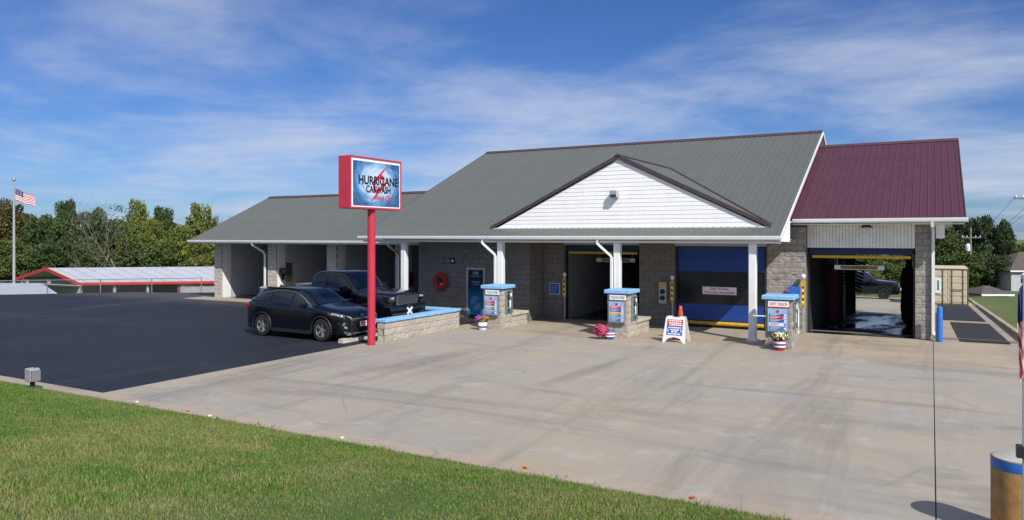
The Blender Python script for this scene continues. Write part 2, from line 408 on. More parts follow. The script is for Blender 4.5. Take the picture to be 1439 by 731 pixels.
k = MB(); k.add([(-40, 41.05, zback(41.05)+.004), (.02, 41.05, zback(41.05)+.004), (.02, 68, zback(68)+.004), (-40, 68, zback(68)+.004)], [(0, 1, 2, 3)])
tag(k.build('rear_lot', 'concrete', fix=False), kind='structure')
k = MB(); k.prism([(x, y, z) for x, y, z in ((-60, 9.02, -.1), (-60, 9.02, .035), (-60, 9.50, .008), (-60, 9.50, -.1))], (98, 0, 0))
tag(k.build('front_kerb', 'kerb_concrete'), kind='structure')
k = MB()
k.add([(2.52, 28.4, -.1), (2.52, 28.4, .11), (2.70, 28.4, .11), (2.70, 28.4, -.1), (2.52, 70, zback(70)-.1), (2.52, 70, zback(70)+.11), (2.70, 70, zback(70)+.11), (2.70, 70, zback(70)-.1)],
      [(0, 1, 2, 3), (7, 6, 5, 4), (0, 4, 5, 1), (1, 5, 6, 2), (2, 6, 7, 3)])
k.box(2.70, 38, 28.4, 28.58, -.1, .11)
tag(k.build('side_kerb', 'kerb_concrete'), kind='structure')
# asphalt parking lot: edge follows the far fence line
k = MB(); k.add([(-75, 9.5, .0), (XB, 9.5, .0), (XB, 26.0, .0), (-34.6, 26.0, 0), (-34.6, 27.4, 0), (-40.8, 27.4, 0), (-58, 10.4, 0), (-75, 9.5, 0)], [(0, 1, 2, 3, 4, 5, 6)])
k.add([(-34.6, 27.4, 0), (-34.6, 34, zback(34)), (-38, 30.2, zback(30.2)), (-40.8, 27.4, 0)], [(0, 1, 2, 3)])
tag(k.build('parking_lot', 'asphalt', fix=False), kind='structure')
tag(sheet('bay_apron', 'concrete_warm', -34.55, XB-.0, 26.0, 27.4, .003, .05), kind='structure')
# asphalt mats in the side lane
def lane_mat(x0, x1, y0, y1, x0b, x1b):
    k = MB(); k.add([(x0, y0, zback(y0)+.012), (x1, y0, zback(y0)+.012), (x1b, y1, zback(y1)+.012), (x0b, y1, zback(y1)+.012)], [(0, 1, 2, 3)])
    return k.build('lane_patch', 'pad', fix=False)
tag(lane_mat(.78, 2.12, 27.3, 37.4, .70, 2.10), 'black asphalt patch in the side lane beside the blue pipe post', 'patch', kind='structure')
tag(lane_mat(.45, 2.10, 39.0, 58.5, .3, 2.1), 'long black asphalt patch in the side lane before the container', 'patch', kind='structure')

# ------------------------------------------------------------------ concrete blocks
def block_mesh(name, m, amp, seed):
    r = np.random.default_rng(seed); k = MB(); nx, nz = 4, 3; vs = []
    for j in range(nz+1):
        for i in range(nx+1):
            e = i in (0, nx) or j in (0, nz)
            x = i/nx; z = j/nz; dy = (.12 if e else 0)+r.normal()*amp*(.5 if e else 1)
            vs.append((x, max(-.35, dy), z))
    fs = [(j*(nx+1)+i, j*(nx+1)+i+1, (j+1)*(nx+1)+i+1, (j+1)*(nx+1)+i) for j in range(nz) for i in range(nx)]
    o = len(vs); ring = [0, nx, (nx+1)*nz+nx, (nx+1)*nz]
    vs += [(0, 1, 0), (1, 1, 0), (1, 1, 1), (0, 1, 1)]
    bot = list(range(nx+1)); top = [(nx+1)*nz+i for i in range(nx+1)]; lef = [(nx+1)*j for j in range(nz+1)]; rig = [(nx+1)*j+nx for j in range(nz+1)]
    fs += [tuple(bot[::-1])+(o, o+1), tuple(top)+(o+2, o+3), tuple(lef)+(o+3, o), tuple(rig[::-1])+(o+1, o+2)]
    k.add(vs, fs); me = bpy.data.meshes.new(name); me.from_pydata(k.v, [], k.f); me.materials.append(MATS[m])
    import bmesh
    b = bmesh.new(); b.from_mesh(me); bmesh.ops.recalc_face_normals(b, faces=b.faces); b.to_mesh(me); b.free(); return me
BM = {m: [block_mesh('block', m, a, 10+i) for i in range(5)] for m, a in (('block', .035), ('block_rough', .16), ('block_cream', .13))}
DEP = .055
def face_blocks(origin, u, n, length, height, m, holes=(), ch=.2, bl=.4, gap=.009, phase=0, z0=0.0):
    """list of (mesh, matrix, centre): running-bond blocks on the plane through origin, along u, outward normal n"""
    out = []; u = Vector(u); n = Vector(n); origin = Vector(origin); nrow = int(math.ceil(height/ch-1e-6))
    for r in range(nrow):
        za = r*ch; zb = min(height, za+ch)
        if zb-za < .05: continue
        x = -bl/2*((r+phase) % 2)
        while x < length-1e-6:
            a = max(0, x); b = min(length, x+bl); x += bl
            segs = [(a, b)]
            for (h0, h1, g0, g1) in holes:
                if zb <= g0+.02 or za >= g1-.02: continue
                ns = []
                for (p, q) in segs:
                    if q <= h0 or p >= h1: ns.append((p, q)); continue
                    if p < h0: ns.append((p, h0))
                    if q > h1: ns.append((h1, q))
                segs = ns
            for (p, q) in segs:
                if q-p < .06: continue
                p2, q2 = p+gap/2, q-gap/2
                pos = origin+u*p2+Vector((0, 0, za+gap/2+z0))+n*(DEP*random.uniform(.0, .06))
                M = Matrix.Identity(4); X = u*(q2-p2); Y = -n*DEP; Z = Vector((0, 0, zb-za-gap))
                for i in range(3): M[i][0], M[i][1], M[i][2], M[i][3] = X[i], Y[i], Z[i], pos[i]
                out.append((random.choice(BM[m]), M, pos+X/2+Z/2))
    return out
def place_blocks(blocks, parent, name='block'):
    off = Vector(LOC.get(parent.name, (0, 0, 0)))
    for me, M, c in blocks:
        o = bpy.data.objects.new(name, me); COL.objects.link(o); o.parent = parent
        M2 = M.copy(); M2.translation = M.translation-off; o.matrix_local = M2

# ------------------------------------------------------------------ car wash building
BR = root('car_wash_building', (-17, 34, 0), 'long grey block car wash with green metal roof and maroon roofed tunnel', 'building')
MS = .434; ME = 23.90; WE = 26.45
def zmain(y): return 3.28+MS*(y-ME)
def zself(y): return 3.06+.456*(y-26.55)
def zwing(y): return 3.83+.423*(y-WE)
RY, RYS = 34.1, 32.1
ALLB = []
def wallbox(x0, x1, y0, y1, z0, z1, m='mortar', name='wall'): return Bx(name, m, BR, x0, x1, y0, y1, z0, z1)
EPS = .045
# office front
OW = (-18.87, -13.58, 25.6)
wallbox(OW[0], OW[1]-EPS, 25.6+EPS, 25.85, 0, 3.15)
wallbox(OW[1]-.25, OW[1]-EPS, 25.851, 26.85, 0, 3.15)
DX0, DX1, DZ = -16.47, -15.58, 2.02
ALLB += face_blocks((OW[0], 25.6, 0), (1, 0, 0), (0, -1, 0), OW[1]-OW[0], 3.14, 'block', holes=[(DX0-OW[0], DX1-OW[0], 0, DZ)])
ALLB += face_blocks((OW[1], 25.6+DEP+.01, 0), (0, 1, 0), (1, 0, 0), 1.13, 3.14, 'block')
wallbox(OW[0]+.002, OW[0]+.2, 25.86, 33, 0, 3.15)                      # office side facing the self-serve bays
# bay fronts
def bayfront(x0, x1, y, h, m='block', dep=.45):
    wallbox(x0+.002, x1-.002, y+EPS, y+dep, 0, h)
    ALLB.extend(face_blocks((x0, y, 0), (1, 0, 0), (0, -1, 0), x1-x0, h, m))
wallbox(-13.9, -13.58, 26.86, 27.2, 0, 3.15); bayfront(-13.578, -12.68, 26.8, 3.14); bayfront(-9.56, -8.20, 26.8, 3.14); bayfront(-5.0, -3.72, 27.0, 3.62, 'block_rough', .5)
bayfront(-.46, .02, 27.3, 3.66, 'block_rough', .5)
# right end wall of the tunnel
wallbox(-.20, .02-EPS, 27.81, 41, -.6, 3.66)
ALLB += face_blocks((.02, 27.3+DEP+.01, -.0), (0, 1, 0), (1, 0, 0), 1.6, 3.66, 'block_rough', phase=1)
# self-serve piers and divider walls
PX = [(-33.74, -33.18), (-29.70, -29.10), (-25.67, -25.02), (-21.50, -21.02)]
for (a, b) in PX:
    Bx('pier', 'mortar', BR, a+.003, b-.012, 27.36+EPS, 27.95, 0, 2.95)
    ALLB += face_blocks((a, 27.36, 0), (1, 0, 0), (0, -1, 0), b-a, 2.94, 'block_cream')
    Bx('pier_panel', 'white_wall', BR, b-.011, b+.004, 27.44, 27.98, 0, 2.93)
    Bx('divider_wall', 'painted_wall', BR, b-.22, b-.005, 27.985, 36.6, 0, 2.95)
Bx('back_wall', 'dark_wall', BR, -33.7, -19, 36.61, 36.8, -.4, 2.95)  # unseen closing wall, added to keep daylight out of the deep bays
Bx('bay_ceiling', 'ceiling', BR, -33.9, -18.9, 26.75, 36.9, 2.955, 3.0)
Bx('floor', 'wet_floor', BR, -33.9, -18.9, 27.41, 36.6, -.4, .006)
# office / bays back volume
for x in (-12.74, -9.50, -8.26, -4.94):
    Bx('bay_wall', 'inner_wall', BR, x-.06 if x in (-12.74, -8.26) else x, x if x in (-12.74, -8.26) else x+.06, 27.26, 40.5, -.5, 3.1)
Bx('porch_ceiling', 'ceiling', BR, -18.86, -4.12, 24.35, 40.5, 3.16, 3.2)
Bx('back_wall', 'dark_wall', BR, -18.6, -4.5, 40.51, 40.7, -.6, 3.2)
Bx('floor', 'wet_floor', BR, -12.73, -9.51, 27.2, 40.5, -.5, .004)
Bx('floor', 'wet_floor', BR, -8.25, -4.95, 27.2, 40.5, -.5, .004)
# headers over bays 1 and 3
Bx('header', 'painted_wall', BR, -12.68, -9.56, 26.83, 27.2, 2.95, 3.14)
Bx('header', 'painted_wall', BR, -8.20, -5.0, 26.83, 27.2, 2.93, 3.14)
# tunnel
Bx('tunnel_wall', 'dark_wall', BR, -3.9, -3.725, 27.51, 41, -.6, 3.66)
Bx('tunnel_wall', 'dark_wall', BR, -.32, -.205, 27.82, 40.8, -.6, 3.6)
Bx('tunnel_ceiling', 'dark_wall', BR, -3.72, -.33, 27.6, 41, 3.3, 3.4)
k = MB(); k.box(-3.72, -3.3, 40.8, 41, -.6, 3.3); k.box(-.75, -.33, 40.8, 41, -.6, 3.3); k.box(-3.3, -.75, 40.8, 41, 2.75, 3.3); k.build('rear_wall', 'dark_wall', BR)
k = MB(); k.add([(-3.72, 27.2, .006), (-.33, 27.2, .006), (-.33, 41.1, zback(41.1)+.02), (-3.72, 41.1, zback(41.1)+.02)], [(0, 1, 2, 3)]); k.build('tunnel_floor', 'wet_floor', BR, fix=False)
# ribbed white header above the tunnel mouth
k = MB(); nb = 32; x = -3.715; w = (3.715-.465)/nb
for i in range(nb): k.box(x+i*w+.012, x+(i+1)*w-.012, 27.236, 27.27, 2.9, 3.66)
k.box(-3.715, -.465, 27.262, 27.33, 2.9, 3.66); k.build('header_siding', 'cream_siding', BR)
def rolled_door(x0, x1, y, z, bar):
    d = Bx('rolled_door', 'door_navy', BR, x0+.05, x1-.05, y, y+.25, z-.22, z-.005)
    k = MB(); k.tube([(x0+.15, y-.02, z-.30), (x1-.12, y-.02, z-.30)], .055, 10); k.build('bottom_bar', 'yellow', d, smooth=True)
    for xx in (x0, x1-.06): Bx('door_track', 'dark_metal', BR, xx+.001, xx+.055, y-.02, y+.12, 0.0, z-.225)
rolled_door(-3.72, -.46, 27.42, 2.9, True); rolled_door(-12.68, -9.56, 27.0, 2.95, True)
# closed overhead door of bay 3
dr = Bx('overhead_door', 'door_vinyl', BR, -8.15, -5.05, 27.02, 27.07, .25, 2.92)
for i, (z0, z1, m) in enumerate(((.26, .52, 'door_blue'), (.525, .84, 'door_blue'), (2.02, 2.45, 'door_blue'), (2.455, 2.90, 'door_blue'))):
    Bx('panel', m, dr, -8.12, -5.08, 26.995, 27.02, z0, z1)
for z in (.85, 1.24, 1.63, 2.0): Bx('rail', 'door_vinyl', dr, -8.12, -5.08, 27.0, 27.02, z, z+.03)
k = MB(); k.tube([(-8.12, 26.99, .16), (-5.08, 26.99, .16)], .07, 10); k.build('bottom_bar', 'yellow', dr, smooth=True)
Bx('seal', 'rubber', dr, -8.12, -5.08, 27.0, 27.05, 0.0, .10)
for xx in (-8.2, -5.06): Bx('door_track', 'dark_metal', BR, xx+.002, xx+.05, 26.97, 27.1, 0, 2.92)
# entrance door with storm poster
dj = MB(); dj.box(DX0, DX0+.09, 25.58, 25.70, 0, DZ); dj.box(DX1-.09, DX1, 25.58, 25.70, 0, DZ); dj.box(DX0+.09, DX1-.09, 25.58, 25.70, DZ-.09, DZ)
df = dj.build('door_frame', 'galv', BR)
dl = Bx('door', 'dark_metal', BR, DX0+.092, DX1-.092, 25.615, 25.65, .02, DZ-.092)
k = MB(); pw = (DX0+.11, DX1-.11)
po = bpy.data.objects.new('poster', None); bpy.data.objects.remove(po)
k.box(pw[0], pw[1], 25.605, 25.6148, .12, DZ-.11); po = k.build('poster', 'poster_print', dl)
me = po.data
k = MB(); cxp = (pw[0]+pw[1])/2
for a in range(9):
    pts = []
    for i in range(14):
        r_ = .04+.26*i/13; t = a*2*math.pi/9+i*.17; pts.append((cxp+r_*math.cos(t)*.98, .58+r_*math.sin(t)*1.1, .004+.014*math.sin(math.pi*i/13)))
    for (p, q) in zip(pts, pts[1:]):
        if max(abs(p[0]-cxp), abs(q[0]-cxp)) > (pw[1]-pw[0])/2-.01: continue
        k.quad((p[0], 25.603, p[1]-p[2]), (q[0], 25.603, q[1]-q[2]), (q[0], 25.603, q[1]+q[2]), (p[0], 25.603, p[1]+p[2]))
k.build('storm_swirl', 'sky_print', dl, fix=False)
lettering('lettering', '1702', 'white_print', dl, (cxp, 25.604, 1.80), (1, 0, 0), .26, .11, (0, -1, 0))
lettering('lettering', 'S. Madison Street', 'sky_print', dl, (cxp, 25.604, 1.68), (1, 0, 0), .50, .07, (0, -1, 0))
lettering('lettering', 'HURRICANE', 'sky_print', dl, (cxp, 25.604, 1.44), (1, 0, 0), .42, .07, (0, -1, 0))
lettering('lettering', 'CARWASH', 'sky_print', dl, (cxp+.03, 25.604, 1.35), (1, 0, 0), .28, .06, (0, -1, 0))
k = MB(); k.tube([(DX1-.16, 25.60, .98), (DX1-.16, 25.55, .98), (DX1-.26, 25.55, .98)], .014, 6); k.build('door_handle', 'steel', dl)

# roofs: each is a set of ribbed panels 0.91 m wide
def roof(name, m, x0, x1, ye, yr, zf, trim, back=True, overl=0):
    base = MB(); th = .10
    ze, zr = zf(ye), zf(yr); yb = 2*yr-ye
    base.prism([(x0+.02, ye+.03, ze-th), (x0+.02, yr, zr-th), (x0+.02, yb, ze-th), (x0+.02, yb, ze-th+.07), (x0+.02, yr, zr-.03), (x0+.02, ye+.03, ze-.03)], (x1-x0-.04, 0, 0))
    r = base.build(name, 'white_metal', BR)
    n = max(1, round((x1-x0)/.914)); w = (x1-x0)/n
    def panel(y0, y1):
        k = MB(); za, zb = zf(y0), zf(y1); L = math.hypot(y1-y0, zb-za); nrm = Vector((0, -(zb-za)/L, (y1-y0)/L))
        prof = []; s = w/4
        for i in range(4):
            c = (i+.5)*s; prof += [(i*s+.0 if i else .001, 0), (c-.024, 0), (c-.012, .015), (c+.012, .015), (c+.024, 0)]
        prof.append((w-.001, 0))
        for (xx, hh) in prof:
            for (yy, zz) in ((y0, za), (y1, zb)): k.v.append((xx, yy+nrm.y*hh, zz+nrm.z*hh))
        k.f = [(2*i, 2*i+2, 2*i+3, 2*i+1) for i in range(len(prof)-1)]; k.mi = [0]*len(k.f)
        me = bpy.data.meshes.new('roof_panel'); me.from_pydata(k.v, [], k.f); me.materials.append(MATS[m]); return me
    mA = panel(ye, yr)
    off = Vector(LOC[BR.name])
    for i in range(n):
        o = bpy.data.objects.new('roof_panel', mA); COL.objects.link(o); o.parent = r; o.location = Vector((x0+i*w, 0, 0))-off
    k = MB(); k.quad((x0, yr, zr), (x1, yr, zr), (x1, yb, ze), (x0, yb, ze)); k.build('rear_slope', m, r, fix=False)
    k = MB(); k.prism([(x0-.02, yr-.17, zr-.17*MS+.028), (x0-.02, yr, zr+.075), (x0-.02, yr+.17, zr-.17*MS+.028)], (x1-x0+.04, 0, 0)); k.build('ridge_cap', trim, r)
    return r
XL, XR = -20.64, -4.02
rm = roof('main_roof', 'roof_green', XL, XR, ME, RY, zmain, 'maroon_trim')
rs = roof('bay_roof', 'roof_green', -34.67, -18.9, 26.55, RYS, zself, 'maroon_trim')
rw = roof('tunnel_roof', 'roof_maroon', -4.40, .89, WE, RY, zwing, 'maroon_trim')
def gutter(x0, x1, y, z, name='gutter'):
    k = MB(); k.prism([(x0, y+.02, z-.02), (x0, y+.02, z-.14), (x0, y-.07, z-.14), (x0, y-.10, z-.10), (x0, y-.115, z-.03), (x0, y-.115, z), (x0, y-.10, z), (x0, y-.095, z-.05), (x0, y, z-.06)], (x1-x0, 0, 0))
    return k.build(name, 'white_metal', BR)
gutter(XL-.0, XR+.03, ME, 3.30); gutter(-34.75, XL-.02, 26.55, 3.08); gutter(XL-.02, -18.95, 26.555, 3.07); gutter(-4.05, .97, WE, 3.86)
# soffits and eave returns
Bx('soffit', 'white_metal', BR, -34.6, -18.95, 26.57, 27.3, 2.90, 2.93); Bx('soffit', 'white_metal', BR, XL+.1, XR-.06, ME+.03, 24.34, 3.10, 3.13)
Bx('porch_beam', 'white_metal', BR, XL+.1, XR-.06, 24.05, 24.34, 3.06, 3.098)
Bx('soffit', 'white_metal', BR, -4.1, .85, WE+.03, 27.235, 3.665, 3.69)
# white boarded end of the porch roof (right)
k = MB(); yb_ = 25.75; k.prism([(XR-.05, ME+.03, 3.13), (XR-.05, yb_, 3.10), (XR-.05, yb_, zmain(yb_)-.12), (XR-.05, ME+.03, zmain(ME+.03)-.09)], (.04, 0, 0)); ge = k.build('gable_return', 'white_siding', BR)
k = MB(); k.prism([(XR-.45, 26.9, 3.2), (XR-.45, 41.3, 3.2), (XR-.45, RY, zmain(RY)-.14)], (.05, 0, 0)); k.build('gable_wall', 'cream_siding', BR)
def rake(x, ye, yr, zf, m, w=.03, h=.13):
    k = MB()
    for a, b in (((ye, zf(ye)), (yr, zf(yr))), ((2*yr-ye, zf(ye)), (yr, zf(yr)))):
        k.prism([(x, a[0], a[1]-h), (x, b[0], b[1]-h), (x, b[0], b[1]+.028), (x, a[0], a[1]+.028)], (w, 0, 0))
    return k.build('rake_trim', m, BR)
rake(XR+.002, ME, RY, zmain, 'white_metal', .03, .12); rake(.892, WE, RY, zwing, 'maroon_trim', .03, .12)
rake(XL-.032, ME, RY, zmain, 'roof_green'); rake(-34.70, 26.55, RYS, zself, 'roof_green')
k = MB(); k.prism([(XL+.3, 26.7, 3.0), (XL+.3, 41.3, 3.0), (XL+.3, RY, zmain(RY)-.14)], (.05, 0, 0)); k.build('gable_wall', 'cream_siding', BR)
k = MB(); k.prism([(-33.7, 27.3, 2.9), (-33.7, 36.9, 2.9), (-33.7, RYS, zself(RYS)-.14)], (.05, 0, 0)); k.build('gable_wall', 'cream_siding', BR)
k = MB(); k.prism([(-.03, 27.4, 3.6), (-.03, 40.9, 3.6), (-.03, RY, zwing(RY)-.14)], (.05, 0, 0)); k.build('gable_wall', 'cream_siding', BR)
k = MB(); k.box(.12, .36, 27.2, 27.5, 3.22, 3.66); k.build('soffit_return', 'white_siding', BR)
# front gable (dormer)
GY, GX0, GX1, GXc, GZ0, GZ1 = 24.62, -14.58, -4.56, -9.55, 3.60, 6.02
gs = (GZ1-GZ0)/((GX1-GX0)/2)
k = MB(); k.prism([(GX0+.12, GY+.03, GZ0), (GX1-.12, GY+.03, GZ0), (GXc, GY+.03, GZ1-.06)], (0, .08, 0)); gw = k.build('front_gable', 'white_siding', BR)
nbd = 17; bh = (GZ1-GZ0-.02)/nbd
for i in range(nbd):
    za = GZ0+i*bh; zb = za+bh
    def xr(z): return max(.01, (GZ1-.04-z)/gs-.02)
    a, b_ = xr(za), xr(zb)
    k = MB(); k.add([(GXc-a, GY+.003, za+.003), (GXc+a, GY+.003, za+.003), (GXc+b_, GY+.012, zb), (GXc-b_, GY+.012, zb), (GXc-a, GY+.03, za+.004), (GXc+a, GY+.03, za+.004), (GXc+b_, GY+.03, zb), (GXc-b_, GY+.03, zb)],
                    [(0, 1, 2, 3), (5, 4, 7, 6), (4, 5, 1, 0), (1, 5, 6, 2), (4, 0, 3, 7), (3, 2, 6, 7)]); k.build('siding_board', 'white_siding', gw)
Bx('sill_trim', 'white_metal', gw, GX0-.1, GX1+.1, GY-.05, GY-.006, GZ0-.10, GZ0)
Bx('sill_trim', 'maroon_trim', gw, GX0-.1, GX1+.1, GY-.06, GY-.006, GZ0-.14, GZ0-.102)
# dormer roof slopes meeting the main roof
def dorm(side):
    k = MB(); xe = GX0-.12 if side < 0 else GX1+.12; ze = GZ1-gs*abs(xe-GXc)+.10; zt = GZ1+.10
    yt = ME+(zt-3.28)/MS; ye = ME+(ze-3.28)/MS
    yf = GY-.04
    k.add([(GXc, yf, zt), (xe, yf, ze), (xe, ye+.1, ze), (GXc, yt+.1, zt), (GXc, yf, zt-.07), (xe, yf, ze-.07), (xe, ye+.1, ze-.07), (GXc, yt+.1, zt-.07)],
          [(0, 1, 2, 3), (4, 7, 6, 5), (0, 4, 5, 1), (1, 5, 6, 2), (3, 2, 6, 7)])
    o = k.build('dormer_roof', 'roof_green', BR)
    k = MB(); dz = .17
    k.add([(GXc, yf-.03, zt+.02), (xe+.02*side, yf-.03, ze+.02), (xe+.02*side, yf-.03, ze-.10), (GXc, yf-.03, zt-.13), (GXc, yf+.12, zt+.03), (xe, yf+.12, ze+.03), (xe, yf+.12, ze-.05), (GXc, yf+.12, zt-.05)],
          [(0, 1, 2, 3), (0, 4, 5, 1), (1, 5, 6, 2), (3, 2, 6, 7), (4, 7, 6, 5)]); k.build('rake_board', 'brown_trim', o)
    k = MB()
    k.add([(GXc, yt-.06, zt+.03), (xe, ye-.06, ze+.03), (xe, ye+.12, ze+.06), (GXc, yt+.12, zt+.06)], [(0, 1, 2, 3)]); k.build('valley_trim', 'brown_trim', o, fix=False)
dorm(-1); dorm(1)
k = MB(); k.prism([(GXc-.12, GY-.10, GZ1+.07), (GXc, GY-.10, GZ1+.15), (GXc+.12, GY-.10, GZ1+.07)], (0, 5.6, 0)); k.build('ridge_cap', 'brown_trim', BR)
# flood light on the gable
fl = MB(); fl.bbox(-9.78, -9.50, GY-.24, GY-.01, 4.62, 4.89, .03); fl = fl.build('flood_light', 'galv', BR)
Bx('lens', 'window_dark', fl, -9.75, -9.53, GY-.255, GY-.238, 4.64, 4.74)
# lamp under tunnel soffit
k = MB(); k.prism([(-2.05, 26.9, 3.57), (-1.65, 26.9, 3.57), (-1.75, 26.9, 3.664), (-1.95, 26.9, 3.664)], (0, .12, 0)); k.build('soffit_lamp', 'dark_metal', BR)
# columns + downspouts
for i, x in enumerate((-18.54, -14.04, -9.41, -4.90)):
    k = MB(); k.bbox(x-.115, x+.115, 24.10, 24.33, 0.0, 3.058, .02)
    c = k.build('column', 'white_metal', BR)
    k = MB(); k.prism([(x-.17, 24.05, 0.002), (x+.17, 24.05, 0.002), (x+.17, 24.38, 0.002), (x-.17, 24.38, 0.002)], (0, 0, .05)); k.build('base_plate', 'white_metal', c)
def downspout(pts, w=.045):
    k = MB(); k.tube(pts, w, 4); return k.build('downspout', 'white_metal', BR)
for x in (-14.04, -9.41): downspout([(x-.62, ME-.04, 3.20), (x-.62, ME-.03, 3.06), (x-.55, ME-.02, 2.98), (x-.18, 24.03, 2.62), (x-.15, 24.04, 2.52), (x-.15, 24.04, .02)], .055)
downspout([(-21.2, 26.5, 2.95), (-21.2, 26.55, 2.84), (-21.22, 27.2, 2.52), (-21.22, 27.28, 2.38), (-21.22, 27.28, .0)], .055)
downspout([(-29.92, 26.5, 2.95), (-29.91, 26.55, 2.84), (-29.84, 27.2, 2.48), (-29.82, 27.29, 2.33), (-29.82, 27.29, .0)], .055)
downspout([(.02, 26.40, 3.74), (.02, 26.42, 3.62), (.04, 26.8, 3.50), (.045, 27.22, 3.36), (.045, 27.22, .28), (.06, 27.15, .16), (.13, 27.02, .12)], .06)
Bx('corner_trim', 'white_metal', BR, .026, .05, 27.96, 28.05, 0, 3.4)
# 300 largest blocks as objects, the others as one mesh
cp = Vector((0, 0, 3.3)); ALLB.sort(key=lambda b: (b[2]-cp).length*(1 if b[2].y < 27.5 else 1.3))
place_blocks(ALLB[:300], BR)
k = MB(); bl_m = ['block', 'block_rough', 'block_cream']
for me, M, c in ALLB[300:]:
    k.cur = bl_m.index(me.materials[0].name); k.add([M @ v.co for v in me.vertices], [tuple(p.vertices) for p in me.polygons])
tag(k.build('block_courses', bl_m, BR), kind='stuff')

# ------------------------------------------------------------------ kiosks
def menu_print(parent, x0, x1, y, z0, z1, kind):
    H = z1-z0
    Bx('case', 'steel', parent, x0-.02, x1+.02, y, y+.09, z0-.02, z1+.02)
    Bx('print', 'sky_print', parent, x0, x1, y-.006, y-.0005, z0, z1)
    rows = [('red', .64, .77), ('blue_print', .51, .62), ('orange_print', .39, .49), ('green_print', .27, .37), ('print_navy', .03, .20)] if kind == 0 else [('blue_print', .68, .78), ('red', .54, .67), ('blue_print', .40, .52), ('white_print', .24, .36), ('print_navy', .03, .20)]
    for m, a, b in rows:
        Bx('price_bar', m, parent, x0+.03, x0+(x1-x0)*random.uniform(.78, .9), y-.010, y-.0065, z0+H*a, z0+H*b)
        k = MB(); k.lathe([(.028, -.003), (.028, .0)], 10, (x1-.07, y-.0105, z0+H*(a+b)/2), 'y'); k.build('price_dot', 'white_print' if m != 'white_print' else 'blue_print', parent)
        for j in range(3):
            zz = z0+H*(a+(b-a)*(.25+.25*j)); Bx('print_line', 'white_print' if m != 'white_print' else 'red', parent, x0+.06, x0+(x1-x0)*(.45+.1*j), y-.0125, y-.0105, zz, zz+.008)
    k = MB(); k.lathe([(.045, -.004), (.045, 0)], 14, ((x0+x1)/2, y-.0066, z0+H*.88), 'y'); k.build('emblem', 'red', parent)
def kiosk(x0, x1, y0, y1, yp, bm, word, wordmat, label, menu):
    r = root('payment_kiosk', ((x0+x1)/2, (y0+y1)/2, 0), label, 'kiosk', 'payment kiosks in front of the wash bays')
    h = 1.42
    Bx('core', 'mortar', r, x0+EPS, x1-EPS, y0+EPS, y1-.002, 0.0, h-.002)
    b = face_blocks((x0, y0, 0), (1, 0, 0), (0, -1, 0), x1-x0, h, bm) + face_blocks((x1, y0+DEP+.008, 0), (0, 1, 0), (1, 0, 0), y1-y0-DEP-.008, h, bm, phase=1)
    b += face_blocks((x0, y1, 0), (0, -1, 0), (-1, 0, 0), y1-y0-DEP-.008, h, bm, phase=1)
    place_blocks(b, r)
    k = MB(); k.bbox(x0-.09, x1+.09, y0-.09, y1+.06, h+.002, h+.13, .02); k.build('cap', 'blue_cap', r)
    # low wall behind
    xa, xb = x0+.10, x1-.02
    Bx('low_wall_core', 'mortar', r, xa+EPS, xb-EPS, y1+.001, yp-EPS, 0.0, .40)
    place_blocks(face_blocks((xb, y1+.004, 0), (0, 1, 0), (1, 0, 0), yp-y1-.004, .40, bm)+face_blocks((xa, yp, 0), (1, 0, 0), (0, 1, 0), xb-xa, .4, bm)[:0], r)
    n = max(2, round((yp-y1)/.42)); L = (yp-y1+.05)/n
    for i in range(n):
        k = MB(); k.bbox(xa-.03, xb+.05, y1+.004+i*L, y1+(i+1)*L-.006, .402, .50+random.uniform(0, .012), .015); k.build('coping', bm, r)
    # header word and price menu on the front
    hs = Bx('header_sign', 'white_print', r, x0+.10, x1-.06, y0-.055, y0-.014, 1.225, 1.385)
    lettering('lettering', word, wordmat, hs, ((x0+x1)/2+.02, y0-.055, 1.305), (1, 0, 0), (x1-x0)*.66, .085, (0, -1, 0), bold=.015)
    mb = MB(); mb.box(x0+.12, x1-.08, y0-.012, y0-.002, .5, 1.2); mb = mb.build('menu_board', 'steel', r)
    menu_print(mb, x0+.11, x1-.09, y0-.12, .52, 1.17, menu)
    # pay terminal on the driver side
    t0, t1 = y0+.30, y0+.66
    pt = Bx('pay_terminal', 'teal', r, x1+.012, x1+.05, t0, t1, .56, 1.30)
    Bx('screen', 'window_dark', pt, x1+.05, x1+.058, t0+.06, t0+.22, 1.0, 1.2); Bx('card_slot', 'dark_metal', pt, x1+.05, x1+.065, t0+.08, t0+.17, .80, .92)
    Bx('keypad', 'white_print', pt, x1+.05, x1+.06, t0+.22, t0+.31, .74, 1.0); Bx('bill_slot', 'black_print', pt, x1+.05, x1+.062, t0+.08, t0+.26, .63, .67)
    Bx('notice', 'white_print', pt, x1+.052, x1+.06, t1-.09, t1+.02, 1.13, 1.26)
    k = MB()
    k.box(x1+.01, x1+.085, t0-.02, t0-.002, .54, 1.32); k.box(x1+.01, x1+.085, t1+.022, t1+.04, .54, 1.12); k.box(x1+.01, x1+.10, t0-.02, t1+.04, 1.305, 1.325); k.build('terminal_frame', 'steel', pt)
    return r
kiosk(-13.93, -13.22, 22.80, 23.62, 24.80, 'block_cream', 'TOUCH FREE', 'teal', 'cream block pay kiosk lettered TOUCH FREE beside the purple flower pot and low wall', 0)
kiosk(-9.24, -8.53, 22.86, 23.68, 25.0, 'block_cream', 'TOUCH FREE', 'teal', 'block pay kiosk lettered TOUCH FREE beside the pink flower ball', 0)
k3 = kiosk(-4.30, -3.56, 22.98, 23.72, 24.30, 'block_rough', 'SOFT TOUCH', 'text_red', 'grey block pay kiosk lettered SOFT TOUCH in red', 1)
k = MB(); k.tube([(-4.24, 22.93, .93), (-4.62, 22.9, .93)], .018, 8); k.build('rail', 'white_metal', k3)
